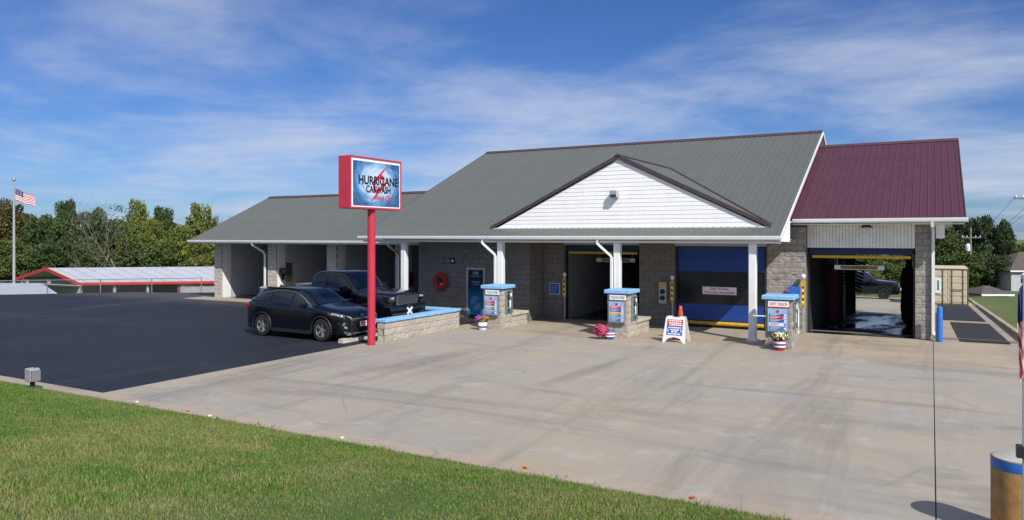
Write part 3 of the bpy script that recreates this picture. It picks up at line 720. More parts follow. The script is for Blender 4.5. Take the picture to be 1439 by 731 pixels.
Bx('striped_bar', 'red', k3, -4.20, -3.60, 22.90, 22.965, 1.195, 1.222)

# ------------------------------------------------------------------ flower pots
def blob_leaves(k, c, r, n, size, seed):
    g = np.random.default_rng(seed)
    for i in range(n):
        d = g.normal(size=3); d /= np.linalg.norm(d); p = np.array(c)+d*np.array(r)*g.uniform(.6, 1.0)
        a = g.normal(size=3); a -= a.dot(d)*d*.6; a /= np.linalg.norm(a); b = np.cross(d, a); s = size*g.uniform(.6, 1.3)
        k.quad(p-a*s-b*s, p+a*s-b*s, p+a*s+b*s, p-a*s+b*s)
def pot(x, y, label, bands, flowers):
    r = root('flower_pot', (x, y, 0), label, 'flower pot', 'flower pots by the kiosks')
    k = MB(); k.lathe([(.12, .0), (.15, .06), (.165, .16), (.155, .26), (.14, .28), (.12, .26)], 18, (x, y, 0.001)); p = k.build('pot', bands[0], r, smooth=True)
    for m, z0, z1, rr in bands[1]:
        k = MB(); k.lathe([(rr, z0), (rr+.003, (z0+z1)/2), (rr, z1)], 18, (x, y, 0), cap=False); k.build('band', m, p, smooth=True)
    for m, n, c, rad, s in flowers:
        k = MB(); blob_leaves(k, (x+c[0], y+c[1], c[2]), rad, n, s, int(abs(x)*100)+n); k.build('blooms' if 'flower' in m else 'leaves', m, r, fix=False)
pot(-13.75, 22.42, 'white and lavender pot of purple and orange flowers by a kiosk', ('white_print', [('blue_print', .09, .15, .166)]),
    [('plant_leaf', 160, (0, 0, .36), (.22, .2, .12), .025), ('purple_flower', 200, (-.14, 0, .38), (.20, .18, .14), .026), ('orange_flower', 110, (.09, 0, .42), (.16, .15, .10), .024), ('pale_flower', 30, (.1, -.12, .33), (.08, .06, .06), .02)])
pot(-8.98, 22.40, 'striped patriotic pot with a ball of pink flowers by a kiosk', ('blue_print', [('white_print', .09, .13, .166), ('red', .14, .17, .169), ('white_print', .18, .22, .166)]),
    [('plant_leaf', 220, (-.22, -.1, .28), (.24, .22, .2), .025), ('pink_flower', 520, (-.23, -.12, .27), (.27, .24, .23), .026)])
pot(-3.82, 22.62, 'red white and blue banded pot of cream flowers at the red lettered kiosk', ('red', [('white_print', .10, .145, .166), ('blue_print', .15, .20, .168), ('white_print', .205, .25, .162)]),
    [('plant_leaf', 260, (-.02, 0, .38), (.24, .22, .14), .028), ('pale_flower', 170, (0, -.03, .42), (.23, .2, .13), .028)])

# ------------------------------------------------------------------ A-frame sign and cone
ar = root('a_frame_sign', (-6.95, 22.9, 0), 'white plastic A-frame sandwich board with red and blue printed panel', 'sign')
def af(side, name):
    k = MB(); y = lambda z: 22.9-side*(.30-.27*z/1.0); w0, w1 = .36, .29
    prof = [(-w0, 0), (-w0+.07, 0), (-.18, .16), (0, .21), (.18, .16), (w0-.07, 0), (w0, 0), (w1+.01, .92), (w1-.03, .97), (.14, .97), (.11, .93), (-.11, .93), (-.14, .97), (-w1+.03, .97), (-w1-.01, .92)]
    k.prism([(-6.95+a, y(b*.82), b*.82) for a, b in prof], (0, .03*side, 0)); return k.build(name, 'white_metal', ar)
f1 = af(1, 'front_board'); af(-1, 'rear_board')
def slanted(name, m, parent, x0, x1, z0, z1, off):
    z0, z1 = z0*.82, z1*.82; k = MB(); y = lambda z: 22.9-(.30-.27*z)-off
    k.add([(x0, y(z0), z0), (x1, y(z0), z0), (x1, y(z1), z1), (x0, y(z1), z1)], [(0, 1, 2, 3)]); return k.build(name, m, parent, fix=False)
slanted('print', 'red', f1, -7.20, -6.70, .60, .85, .004); slanted('print', 'blue_print', f1, -7.20, -6.70, .27, .595, .004)
for i, (z, a, b) in enumerate(((.78, .04, .04), (.70, .06, .05), (.63, .08, .03), (.53, .05, .05), (.45, .12, .1), (.38, .15, .14), (.30, .05, .04))):
    x = -7.20+a
    while x < -6.70-b-.03:
        w = random.uniform(.03, .07); slanted('print_word', 'white_print', f1, x, min(x+w, -6.70-b), z, z+.045, .007); x += w+.014
slanted('emblem', 'sky_print', f1, -7.19, -7.13, .40, .50, .008); slanted('emblem', 'sky_print', f1, -6.77, -6.71, .40, .50, .008)
cr = root('traffic_cone', (-7.0, 23.5, 0), 'tall orange traffic cone standing behind the sandwich board', 'cone')
k = MB(); k.bbox(-7.22, -6.78, 23.28, 23.72, 0.0, .05, .015); k.build('base', 'orange', cr)
k = MB(); k.lathe([(.15, .05), (.10, .42), (.085, .52), (.075, .72), (.085, .80), (.055, .98), (.06, 1.02), (.04, 1.06)], 16, (-7.0, 23.5, 0)); b = k.build('body', 'orange', cr, smooth=True)
k = MB(); k.lathe([(.096, .50), (.084, .68)], 16, (-7.0, 23.5, 0), cap=False); k.build('band', 'flag_white', b, smooth=True)

# ------------------------------------------------------------------ things fixed on the walls
def tag1(o, l, c, g=None): return tag(o, l, c, g)
k = MB(); nn, mm_ = 28, 10
for i in range(nn):
    for j in range(mm_):
        a = 2*math.pi*i/nn; b = 2*math.pi*j/mm_; rr = .255+.105*math.cos(b); k.v.append((-17.67+rr*math.cos(a), 25.49+.10*math.sin(b), 1.43+rr*math.sin(a)))
k.f = [(i*mm_+j, ((i+1) % nn)*mm_+j, ((i+1) % nn)*mm_+(j+1) % mm_, i*mm_+(j+1) % mm_) for i in range(nn) for j in range(mm_)]; k.mi = [0]*len(k.f)
rg = root('ring_buoy', (-17.67, 25.49, 1.43), 'red ring hung on the grey block wall left of the poster door', 'ring'); k.build('ring', 'foam_red', rg, smooth='all')
k = MB(); blob_leaves(k, (-17.66, 25.53, 1.38), (.13, .03, .13), 40, .03, 5); k.build('wreath_leaves', 'plant_leaf', rg, fix=False)
k = MB(); blob_leaves(k, (-17.64, 25.50, 1.34), (.08, .03, .07), 14, .03, 6); k.build('wreath_blooms', 'flag_white', rg, fix=False)
sg = root('wall_plaque', (-17.2, 25.58, 2.2), 'narrow black plaque with silver letters above the red ring', 'plaque')
Bx('plate', 'black_print', sg, -17.62, -17.02, 25.575, 25.597, 2.16, 2.40)
lettering('lettering', '1123', 'steel', sg, (-17.42, 25.574, 2.28), (1, 0, 0), .32, .17, (0, -1, 0), bold=.01)
k = MB(); k.lathe([(.06, -.004), (.06, 0)], 12, (-17.13, 25.573, 2.28), 'y'); k.build('emblem', 'flag_white', sg)
bs = root('bay_poster', (-12.95, 26.77, 1.2), 'square navy poster in white frame on the wall beside the open bay', 'poster')
Bx('frame', 'white_metal', bs, -13.28, -12.82, 26.74, 26.785, .98, 1.43); Bx('print', 'blue_print', bs, -13.255, -12.845, 26.735, 26.7395, 1.005, 1.405)
for i in range(4): Bx('print_line', 'sky_print', bs, -13.22, -12.98+.03*i, 26.733, 26.7345, 1.08+.08*i, 1.095+.08*i)
def safety_post(x, y, label, z0=.9, z1=1.65, bright=True):
    r = root('door_sensor_post', (x, y, 0), label, 'post', 'yellow labelled sensor posts at the bay doors')
    k = MB(); k.tube([(x, y, 0.0), (x, y, z1+.10)], .03, 8); k.build('pipe', 'galv', r, smooth=True)
    Bx('label_plate', 'yellow', r, x-.075, x+.075, y-.05, y-.032, z0, z1)
    for i in range(6): Bx('print_line', 'black_print' if i % 2 else 'white_print', r, x-.03, x+.03, y-.054, y-.051, z0+.08+i*.1, z0+.14+i*.1)
    k = MB(); k.lathe([(.0, -.09), (.06, -.07), (.085, 0), (.06, .07), (.0, .09)], 12, (x, y-.01, z1+.13)); k.build('lamp_ball', 'white_print', r, smooth='all')
safety_post(-12.60, 26.72, 'yellow labelled pipe post at the left of the dark open bay'); safety_post(-8.26, 26.72, 'yellow labelled pipe post at the left of the blue door')
safety_post(-3.78, 26.85, 'yellow labelled pipe post at the tunnel mouth beside the kiosk', .95, 1.8)
cb = root('control_box', (-8.6, 26.75, 1.2), 'tan signal box with two round black lamps beside the blue door', 'box')
Bx('case', 'galv', cb, -8.74, -8.46, 26.62, 26.79, .82, 1.60)
for z in (1.03, 1.26):
    k = MB(); k.lathe([(.09, -.04), (.09, 0)], 16, (-8.60, 26.615, z), 'y'); k.build('lamp', 'black_print', cb)
Bx('notice', 'yellow', cb, -8.71, -8.49, 26.612, 26.619, 1.42, 1.57)
ba = root('door_banner', (-6.75, 26.98, 1.3), 'white banner with red words about opening hours on the blue door', 'banner')
Bx('sheet', 'white_print', ba, -7.22, -6.02, 26.975, 26.992, 1.20, 1.47)
lettering('lettering', 'Open 24 Hours', 'text_red', ba, (-6.62, 26.975, 1.395), (1, 0, 0), .66, .11, (0, -1, 0), shear=.25, bold=.02)
lettering('lettering', 'Doors Open Automatically', 'text_red', ba, (-6.62, 26.975, 1.268), (1, 0, 0), 1.10, .115, (0, -1, 0), shear=.25, bold=.02)
def clearance(x0, x1, y, z, label):
    r = root('clearance_bar', ((x0+x1)/2, y, z), label, 'bar', 'hanging clearance bars')
    Bx('board', 'white_print', r, x0, x1, y-.02, y+.02, z-.075, z+.075)
    L = x1-x0; a, b = x0+L*.13, x1-L*.13
    Bx('panel', 'black_print', r, a, b, y-.026, y-.021, z-.055, z+.055)
    for s in range(4):
        for xx in (a+.05+s*.075, b-.05-s*.075):
            sh = .05 if xx < (a+b)/2 else -.05
            k = MB(); k.quad((xx-.016-sh/2, y-.029, z-.05), (xx+.016-sh/2, y-.029, z-.05), (xx+.016+sh/2, y-.029, z+.05), (xx-.016+sh/2, y-.029, z+.05)); k.build('chevron', 'yellow', r, fix=False)
    lettering('lettering', "CLEARANCE 7'-0\"", 'yellow', r, ((a+b)/2, y-.027, z), (1, 0, 0), (b-a)*.55, .075, (0, -1, 0), bold=.01)
    for xx in (x0+.1, x1-.1):
        k = MB(); k.tube([(xx, y, z+.06), (xx, y, 3.31 if x0 > -4.2 else 3.16)], .008, 4); k.build('chain', 'galv', r)
clearance(-2.92, -1.38, 27.95, 2.22, 'white clearance bar with yellow black stripes hanging in the tunnel mouth')
clearance(-11.95, -10.3, 28.4, 2.32, 'yellow lettered clearance bar hanging inside the dark open bay')
fn = root('dryer_nozzle', (-4.0, 26.8, 1.3), 'blue and teal hose reel box on the wall behind the red lettered kiosk', 'hose reel')
Bx('housing', 'blue_paint', fn, -4.25, -3.86, 26.78, 26.97, 1.18, 1.58)
k = MB(); k.lathe([(.05, -.12), (.13, -.10), (.13, .10), (.05, .12)], 14, (-4.0, 26.74, 1.22), 'x'); k.build('reel', 'teal', fn)
k = MB(); k.lathe([(.05, -.03), (.05, .03)], 10, (-4.28, 26.78, 1.45), 'y'); k.build('knob', 'purple_flower', fn)
k = MB(); k.tube([(-3.96, 26.90, 0.0), (-3.96, 26.90, 1.15)], .05, 8); k.build('conduit', 'white_metal', fn)
# self-serve bay fittings
ms = root('wash_menu_sign', (-29.06, 28.25, 1.4), 'striped red orange and green wash menu on the second bay wall', 'sign')
Bx('plate', 'dark_metal', ms, -29.104, -29.08, 28.05, 28.45, .95, 1.90)
for z0, z1, m in ((.98, 1.20, 'menu_amber_shaded'), (1.24, 1.38, 'menu_green_shaded'), (1.42, 1.48, 'blue_print'), (1.50, 1.68, 'menu_red_shaded'), (1.72, 1.86, 'menu_green_shaded')): Bx('band', m, ms, -29.079, -29.072, 28.07, 28.43, z0, z1)
for i, (x, y, z, l) in enumerate(((-29.09, 27.7, 1.35, 'dark coin box on the second white bay pier'), (-25.01, 27.7, 1.35, 'dark coin box on the third white bay pier'), (-21.01, 27.75, 1.3, 'dark coin box on the white pier next to the office'))):
    c = root('coin_box', (x, y, z), l, 'coin box', 'coin boxes on the bay piers')
    Bx('case', 'dark_metal', c, x-.0, x+.18, y-.14, y+.14, z-.1, z+.3); Bx('panel', 'red' if i == 2 else 'steel', c, x+.18, x+.19, y-.1, y+.1, z+.02, z+.26); Bx('bracket', 'dark_metal', c, x, x+.12, y-.05, y+.12, z-.3, z-.101)
tr = root('trash_barrel', (-29.3, 26.85, 0), 'blue grey trash barrel against the second bay pier', 'barrel')
k = MB(); k.lathe([(.25, .003), (.27, .1), (.275, .3), (.27, .5), (.285, .52), (.27, .54), (.275, .66), (.285, .68)], 20, (-29.3, 26.85, 0)); k.build('drum', 'barrel', tr, smooth=True)
k = MB(); k.lathe([(.30, .682), (.30, .71), (.15, .77), (.0, .78)], 20, (-29.3, 26.85, 0)); k.build('lid', 'galv', tr, smooth=True)
# tunnel equipment
for x, y, l in ((-3.25, 30.5, 'dark red rotary brush at the left inside the tunnel'), (-.80, 33.4, 'dark red rotary brush at the right inside the tunnel')):
    b = root('wash_brush', (x, y, zback(y)), l, 'brush', 'brushes inside the tunnel')
    k = MB(); g = np.random.default_rng(int(y)); 
    k.lathe([(.10, .02), (.24, .2), (.28, .7), (.25, 1.3), (.28, 1.9), (.22, 2.2), (.08, 2.3)], 16, (x, y, zback(y)+.05)); k.build('bristles', 'brush_red', b)
    k = MB(); k.tube([(x, y, zback(y)), (x, y, 3.29)], .05, 8); k.build('shaft', 'dark_metal', b)
    for j in range(26):
        pass
fr = root('wash_gantry', (-2.1, 34.5, zback(34.5)), 'dark steel wash gantry frame inside the tunnel', 'gantry')
for x in (-3.35, -.8): Bx('post', 'dark_metal', fr, x-.12, x+.12, 34.3, 34.6, zback(34.6)+.02, 2.8)
Bx('crossbeam', 'dark_metal', fr, -3.47, -.68, 34.3, 34.6, 2.8, 3.05)
for i in range(9):
    k = MB(); z = 1.3+i*.14; k.tube([(-3.23, 34.32, z), (-2.55+.02*i, 34.2, z-.32)], .04, 6); k.build('cloth_strip', 'brush_dark', fr)

# ------------------------------------------------------------------ pole sign
sr = root('pole_sign', (-14.77, 17.66, 0), 'red pole sign with a storm picture and black carwash lettering', 'sign')
k = MB(); k.tube([(-14.77, 17.66, 0.0), (-14.77, 17.66, 4.16)], .118, 20); k.build('pole', 'sign_red', sr, smooth=True)
sx0, sx1, sy0, sy1, sz0, sz1 = -15.02, -14.56, 16.48, 18.86, 4.10, 5.63
k = MB(); k.bbox(sx0, sx1-.03, sy0, sy1, sz0, sz1, .015); cab = k.build('cabinet', 'sign_red', sr)
k = MB()
for a in ((sy0, sy0+.05, sz0, sz1), (sy1-.05, sy1, sz0, sz1), (sy0+.05, sy1-.05, sz0, sz0+.05), (sy0+.05, sy1-.05, sz1-.05, sz1)): k.box(sx1-.029, sx1, *a)
k.build('face_frame', 'sign_red', cab)
k = MB(); k.box(sx1-.0285, sx1-.018, sy0+.052, sy1-.052, sz0+.052, sz1-.052); fc = k.build('face_panel', 'white_print', sr)
pn = root('tmp', (sx1-.015, (sy0+sy1)/2, (sz0+sz1)/2), 'x', 'x'); bpy.data.objects.remove(pn)
k = MB(); hw, hh = (sy1-sy0)/2-.115, (sz1-sz0)/2-.11
k.box(-.0005, .0045, -hw+.02, hw+.02, -hh-.02, hh-.02)
po = k.build('storm_picture', 'storm_print', None); po.parent = sr; po.location = (sx1-.0175+14.77, (sy0+sy1)/2-17.66, (sz0+sz1)/2)
LOC[po.name] = LOC[sr.name]
xf = sx1-.012
yc, zc_ = (sy0+sy1)/2+.10, (sz0+sz1)/2
# red storm emblem: ring with two sweeping tails
k = MB(); n = 40
def ribbon(pts, o=.001):
    for (p, q) in zip(pts, pts[1:]):
        k.quad((xf+o, yc+p[0], zc_+p[1]), (xf+o, yc+q[0], zc_+q[1]), (xf+o, yc+q[2], zc_+q[3]), (xf+o, yc+p[2], zc_+p[3]))
ring = []
for i in range(n+1):
    t = 2*math.pi*i/n; c_, s_ = math.cos(t), math.sin(t)
    ox, oz, ix, iz = .33*c_, .20*s_, .21*c_+.0, .11*s_
    th = R(48); f = lambda a, b: (a*math.cos(th)-b*math.sin(th), a*math.sin(th)+b*math.cos(th))
    ring.append((*f(ox, oz), *f(ix, iz)))
ribbon(ring)
for sgn in (1, -1):
    pts = []
    for i in range(9):
        t = i/8; a0 = Vector((-.30, -.02)); tip = Vector((.46, .62))
        p = a0.lerp(tip, t); w = .055*(1-t)**.8+.004; nrm = Vector((-.64, .76))
        pts.append((sgn*(p.x+nrm.x*w), sgn*(p.y+nrm.y*w), sgn*(p.x-nrm.x*w), sgn*(p.y-nrm.y*w)))
    ribbon(pts, .0025 if sgn > 0 else .004)
k.build('storm_emblem', 'text_red', sr, fix=False)
U = (0, 1, 0); NX = (1, 0, 0)
lettering('lettering', 'HURRICANE', 'black_print', sr, (xf, yc, zc_+.09), U, 1.84, .27, NX, off=.008, bold=.028)
lettering('lettering', 'CARWASH', 'black_print', sr, (xf, yc-.02, zc_-.17), U, 1.14, .22, NX, off=.008, bold=.030)
lettering('lettering', 'Webb City', 'text_red', sr, (xf, yc+.22, zc_-.43), U, .84, .20, NX, off=.008, shear=.45, bold=.014)

# ------------------------------------------------------------------ planter wall (L) with blue coping
pr = root('low_block_wall', (-15.0, 20.5, 0), 'low cream block wall with light blue coping along the parking edge', 'wall')
wx0, wx1, wy0, wy1, wh = -15.12, -14.80, 18.35, 22.55, .60
Bx('core', 'mortar', pr, wx0+EPS, wx1-EPS, wy0+EPS, wy1-EPS, 0.0, wh)
place_blocks(face_blocks((wx1, wy0, 0), (0, 1, 0), (1, 0, 0), wy1-wy0, wh, 'block_cream')+face_blocks((wx0, wy0, 0), (1, 0, 0), (0, -1, 0), wx1-wx0-DEP-.01, wh, 'block_cream')
             + face_blocks((wx1-DEP-.01, wy1, 0), (-1, 0, 0), (0, 1, 0), wx1-wx0-2*DEP, wh, 'block_cream') + face_blocks((wx0, wy1-DEP, 0), (0, -1, 0), (-1, 0, 0), wy1-wy0-2*DEP, wh, 'block_cream'), pr)
Bx('core', 'mortar', pr, -18.6, wx0-.062, 22.24, 22.5, 0.0, wh)
place_blocks(face_blocks((-18.6, 22.2, 0), (1, 0, 0), (0, -1, 0), 18.6+wx0-.07, wh, 'block_cream'), pr)
for i in range(11):
    a = wy0-.03+i*(wy1-wy0+.06)/11; k = MB(); k.bbox(wx0-.05, wx1+.05, a+.003, a+(wy1-wy0+.06)/11-.003, wh+.002, wh+.10, .015); k.build('coping', 'blue_cap', pr)
for i in range(9):
    a = -18.65+i*(3.45/9); k = MB(); k.bbox(a+.003, a+3.45/9-.003, 22.15, 22.58, wh+.002, wh+.10, .015); k.build('coping', 'blue_cap', pr)
def stop(x, y0, y1, label):
    k = MB(); k.prism([(x-.11, y0, .001), (x+.11, y0, .001), (x+.07, y0, .13), (x-.07, y0, .13)], (0, y1-y0, 0)); tag(k.build('wheel_stop', 'concrete_pre'), label, 'wheel stop', 'wheel stops')
stop(-15.85, 17.5, 19.2, 'pale concrete wheel stop in front of the black crossover'); stop(-15.85, 19.9, 21.7, 'pale concrete wheel stop in front of the black pickup by the low wall')

# ------------------------------------------------------------------ posts, boxes on the ground
r = root('pipe_post', (.22, 26.85, 0), 'bright blue pipe post at the corner of the tunnel', 'post')
k = MB(); k.lathe([(.085, .0), (.085, 1.04), (.06, 1.10), (.0, 1.12)], 18, (.22, 26.85, 0)); k.build('pipe', 'blue_paint', r, smooth=True)
k = MB(); k.tube([(.12, 26.86, .02), (.12, 26.86, .9)], .025, 8); k.build('conduit', 'galv', r)
r = root('meter_pedestal', (-16.62, 8.86, .06), 'small grey electrical box on a stub at the lawn edge', 'electrical box')
Bx('case', 'galv', r, -16.72, -16.5, 8.76, 8.96, .22, .50, b=.015)
Bx('cover', 'steel', r, -16.50, -16.46, 8.77, 8.95, .24, .46)
k = MB(); k.tube([(-16.6, 8.86, .02), (-16.6, 8.86, .21)], .05, 8); k.tube([(-16.53, 8.86, .5), (-16.53, 8.86, .58)], .012, 6); k.build('stub', 'dark_metal', r)
bx_, by_ = .84, 9.85
r = root('pipe_bollard', (bx_, by_, 0), 'stout rusty tan pipe bollard with a blue band, filled with concrete', 'bollard')
k = MB(); k.lathe([(.27, .0), (.27, .86), (.265, .88)], 40, (bx_, by_, 0)); k.build('pipe', 'yellow_rust', r, smooth=True)
k = MB(); k.lathe([(.2705, .76), (.2725, .77), (.2725, .86), (.2705, .87)], 40, (bx_, by_, 0), cap=False); k.build('band', 'blue_paint', r, smooth=True)
k = MB(); k.lathe([(.265, .881), (.24, .895), (.0, .91)], 40, (bx_, by_, 0)); k.build('concrete_fill', 'concrete_pre', r, smooth=True)
fx, fy = .565, 6.28; fz = zg(fx, fy)
r = root('flag_staff', (fx, fy, fz), 'white staff with a furled American flag standing on the lawn before the rusty bollard', 'flag')
Bx('bracket', 'dark_metal', r, fx-.05, fx+.07, fy-.04, fy+.04, 1.76, 1.84); k = MB(); k.tube([(fx, fy, fz-.05), (fx, fy, 3.0)], .015, 12); k.lathe([(.02, 3.0), (.022, 3.03), (.0, 3.05)], 12, (fx, fy, 0)); k.build('staff', 'white_metal', r, smooth=True)
k = MB(); nu, nv = 22, 40
for j in range(nv+1):
    for i in range(nu+1):
        u = i/nu; v = j/nv; z = 2.98-.66*v-.03*u
        rad = .012+.02*math.sin(u*math.pi*3.0+v*2)*(.4+v*.6)
        k.v.append((fx-.012-.032*u*(1-.35*v)+.005*math.sin(v*6+u*9), fy-.016+rad*1.2-.02*u, z-.06*u*(1-v)))
for j in range(nv):
    for i in range(nu):
        k.f.append((j*(nu+1)+i, j*(nu+1)+i+1, (j+1)*(nu+1)+i+1, (j+1)*(nu+1)+i))
        q = j/nv*1.0; s = int((j/nv*9.5+i/nu*3.2))
        k.mi.append(2 if q < .40-.10*i/nu else (0 if s % 2 else 1))
k.build('flag', ['flag_red', 'flag_white', 'flag_blue'], r, smooth='all', fix=False)

# ------------------------------------------------------------------ vehicles
def interp(tab, x):
    xs_, ys_ = zip(*tab); n = len(xs_)
    if x <= xs_[0]: return ys_[0]
    if x >= xs_[-1]: return ys_[-1]
    i = max(j for j in range(n-1) if xs_[j] <= x); h = xs_[i+1]-xs_[i]; t = (x-xs_[i])/h
    d = [(ys_[j+1]-ys_[j])/(xs_[j+1]-xs_[j]) for j in range(n-1)]
    def m(j):
        if j == 0: return d[0]
        if j == n-1: return d[-1]
        return 0 if d[j-1]*d[j] <= 0 else 2*d[j-1]*d[j]/(d[j-1]+d[j])
    a, b = ys_[i], ys_[i+1]; m0, m1 = m(i)*h, m(i+1)*h
    return a*(2*t**3-3*t*t+1)+m0*(t**3-2*t*t+t)+b*(-2*t**3+3*t*t)+m1*(t**3-t*t)
class Car:
    def __init__(s, **k): s.__dict__.update(k)
    def zb(s, x):
        z = s.clear
        for xa in s.axles:
            d = abs(x-xa)
            if d < s.Ra: z = max(z, s.R+math.sqrt(s.Ra**2-d*d)*.97)
        return z
    def sec(s, x):
        zr = interp(s.roof, x); zbt = min(interp(s.belt, x), zr-.035); w = interp(s.w, x); wr = min(interp(s.wr, x), w*.96); zb = min(s.zb(x), zbt-.04)
        return zr, zbt, w, wr, zb
    def side(s, x, t):   # greenhouse side surface, t 0 at belt, 1 at roof edge
        zr, zbt, w, wr, zb = s.sec(x); y0, z0, y1, z1 = w*.955, zbt, wr, zr-s.edge*(min(1, (zr-zbt)/.2))
        bul = .03*math.sin(math.pi*t)*min(1, (z1-z0)/.4); return y0+(y1-y0)*t+bul, z0+(z1-z0)*t
    def ring(s, x):
        zr, zbt, w, wr, zb = s.sec(x); h = zbt-zb
        p = [(0, zb), (w*.84, zb), (w*.965, zb+.02), (w*.995, zb+.25*h), (w*1.0, zb+.6*h), (w*.992, zb+.86*h), (w*.975, zbt-.012)]
        p += [s.side(x, t) for t in (0, .25, .5, .75, 1)]
        e = s.edge*(min(1, (zr-zbt)/.2)); p += [(wr*.93, zr-e*.35), (wr*.78, zr-e*.08), (wr*.4, zr+.004), (0, zr+.006)]
        return p
    def body(s, parent, m='car_black'):
        st = sorted(set([round(s.x0+(s.x1-s.x0)*i/70, 4) for i in range(71)]+[round(xa+s.Ra*math.cos(R(a)), 4) for xa in s.axles for a in range(0, 181, 12)]+list(s.extra)))
        k = MB(); rings = [s.ring(x) for x in st]; n = len(rings[0])
        for x, r_ in zip(st, rings):
            for (y, z) in r_: k.v.append((x, y, z))
            for (y, z) in r_[::-1][1:-1]: k.v.append((x, -y, z))
        m_ = 2*n-2
        for i in range(len(st)-1):
            for j in range(m_): k.f.append((i*m_+j, i*m_+(j+1) % m_, (i+1)*m_+(j+1) % m_, (i+1)*m_+j))
        k.f += [tuple(range(m_-1, -1, -1)), tuple(range((len(st)-1)*m_, len(st)*m_))]; k.mi = [0]*len(k.f)
        return k.build('body', m, parent, smooth=True)
    def glass(s, x0, x1, t0, t1, parent, sgn, name='side_window', m='car_glass', off=.010, n=12, slant=0):
        k = MB(); mm = 4
        for i in range(n+1):
            for j in range(mm+1):
                t = t0+(t1-t0)*j/mm; x = x0+(x1-x0)*i/n-slant*t; y, z = s.side(x, t); k.v.append((x, sgn*(y+off), z+off*.3))
        k.f = [(i*(mm+1)+j, (i+1)*(mm+1)+j, (i+1)*(mm+1)+j+1, i*(mm+1)+j+1) for i in range(n) for j in range(mm)]; k.mi = [0]*len(k.f)
        return k.build(name, m, parent, smooth='all')
    def screen(s, x0, x1, frac, parent, name='windscreen', n=10):
        k = MB(); mm = 10
        for i in range(n+1):
            x = x0+(x1-x0)*i/n; zr, zbt, w, wr, zb = s.sec(x); e = s.edge*(min(1, (zr-zbt)/.2))
            for j in range(mm+1):
                q = -1+2*j/mm; y = q*wr*frac; a = abs(q*frac); z = zr+.006-(e*.08*(a/.78)**2 if a < .78 else e*(.08+.27*(a-.78)/.15))
                k.v.append((x, y, z+.010))
        k.f = [(i*(mm+1)+j, (i+1)*(mm+1)+j, (i+1)*(mm+1)+j+1, i*(mm+1)+j+1) for i in range(n) for j in range(mm)]; k.mi = [0]*len(k.f)
        return k.build(name, 'car_glass', parent, smooth='all')
def wheel(parent, x, y, Rw, wd, spokes, rimr, sgn, rimmat='alloy'):
    k = MB(); yo = y
    prof = [(rimr, -wd/2), (Rw*.93, -wd/2), (Rw, -wd/2+.03), (Rw, wd/2-.03), (Rw*.93, wd/2), (rimr, wd/2), (rimr*.97, wd/2-.04), (rimr*.97, -wd/2)]
    k.lathe(prof, 36, (x, yo, Rw), 'y', cap=False); t = k.build('wheel', 'rubber', parent, smooth=True)
    k = MB(); f = yo+sgn*(wd/2-.055); k.lathe([(rimr*.98, 0), (rimr*.98, .004)], 28, (x, f-.002, Rw), 'y'); k.build('brake_disc', 'dark_metal', t)
    k = MB(); f2 = yo+sgn*(wd/2-.012)
    k.lathe([(rimr*.985, -.03), (rimr*1.01, 0), (rimr*.92, 0), (rimr*.9, -.03)] if sgn > 0 else [(rimr*.985, .03), (rimr*1.01, 0), (rimr*.92, 0), (rimr*.9, .03)], 32, (x, f2, Rw), 'y', cap=False)
    k.lathe([(.0, -sgn*.02), (.06, -sgn*.02), (.065, -sgn*.05)], 14, (x, f2, Rw), 'y', cap=False)
    for a in range(spokes):
        for da in (-.16, .16):
            th = 2*math.pi*a/spokes; c0, s0 = math.cos(th+da*.4), math.sin(th+da*.4); c1, s1 = math.cos(th+da), math.sin(th+da); px, pz = -s1, c1; w = .017
            y0_, y1_ = f2-sgn*.025, f2-sgn*.005
            a0 = (x+c0*.05, y0_, Rw+s0*.05); a1 = (x+c1*rimr*.93, y1_, Rw+s1*rimr*.93)
            k.prism([(a0[0]-px*w, a0[1], a0[2]-pz*w), (a0[0]+px*w, a0[1], a0[2]+pz*w), (a1[0]+px*w*.8, a1[1], a1[2]+pz*w*.8), (a1[0]-px*w*.8, a1[1], a1[2]-pz*w*.8)], (0, -sgn*.02, 0))
    k.build('rim', rimmat, t)
def arc_trim(car, parent, sgn, x0, x1, t, m='chrome', w=.021, off=.016, n=30, name='window_trim'):
    pts = []
    for i in range(n+1):
        x = x0+(x1-x0)*i/n; tt = t(i/n) if callable(t) else t; y, z = car.side(x, tt); pts.append((x, sgn*(y+off), z))
    k = MB(); k.tube(pts, w, 5); return k.build(name, m, parent)

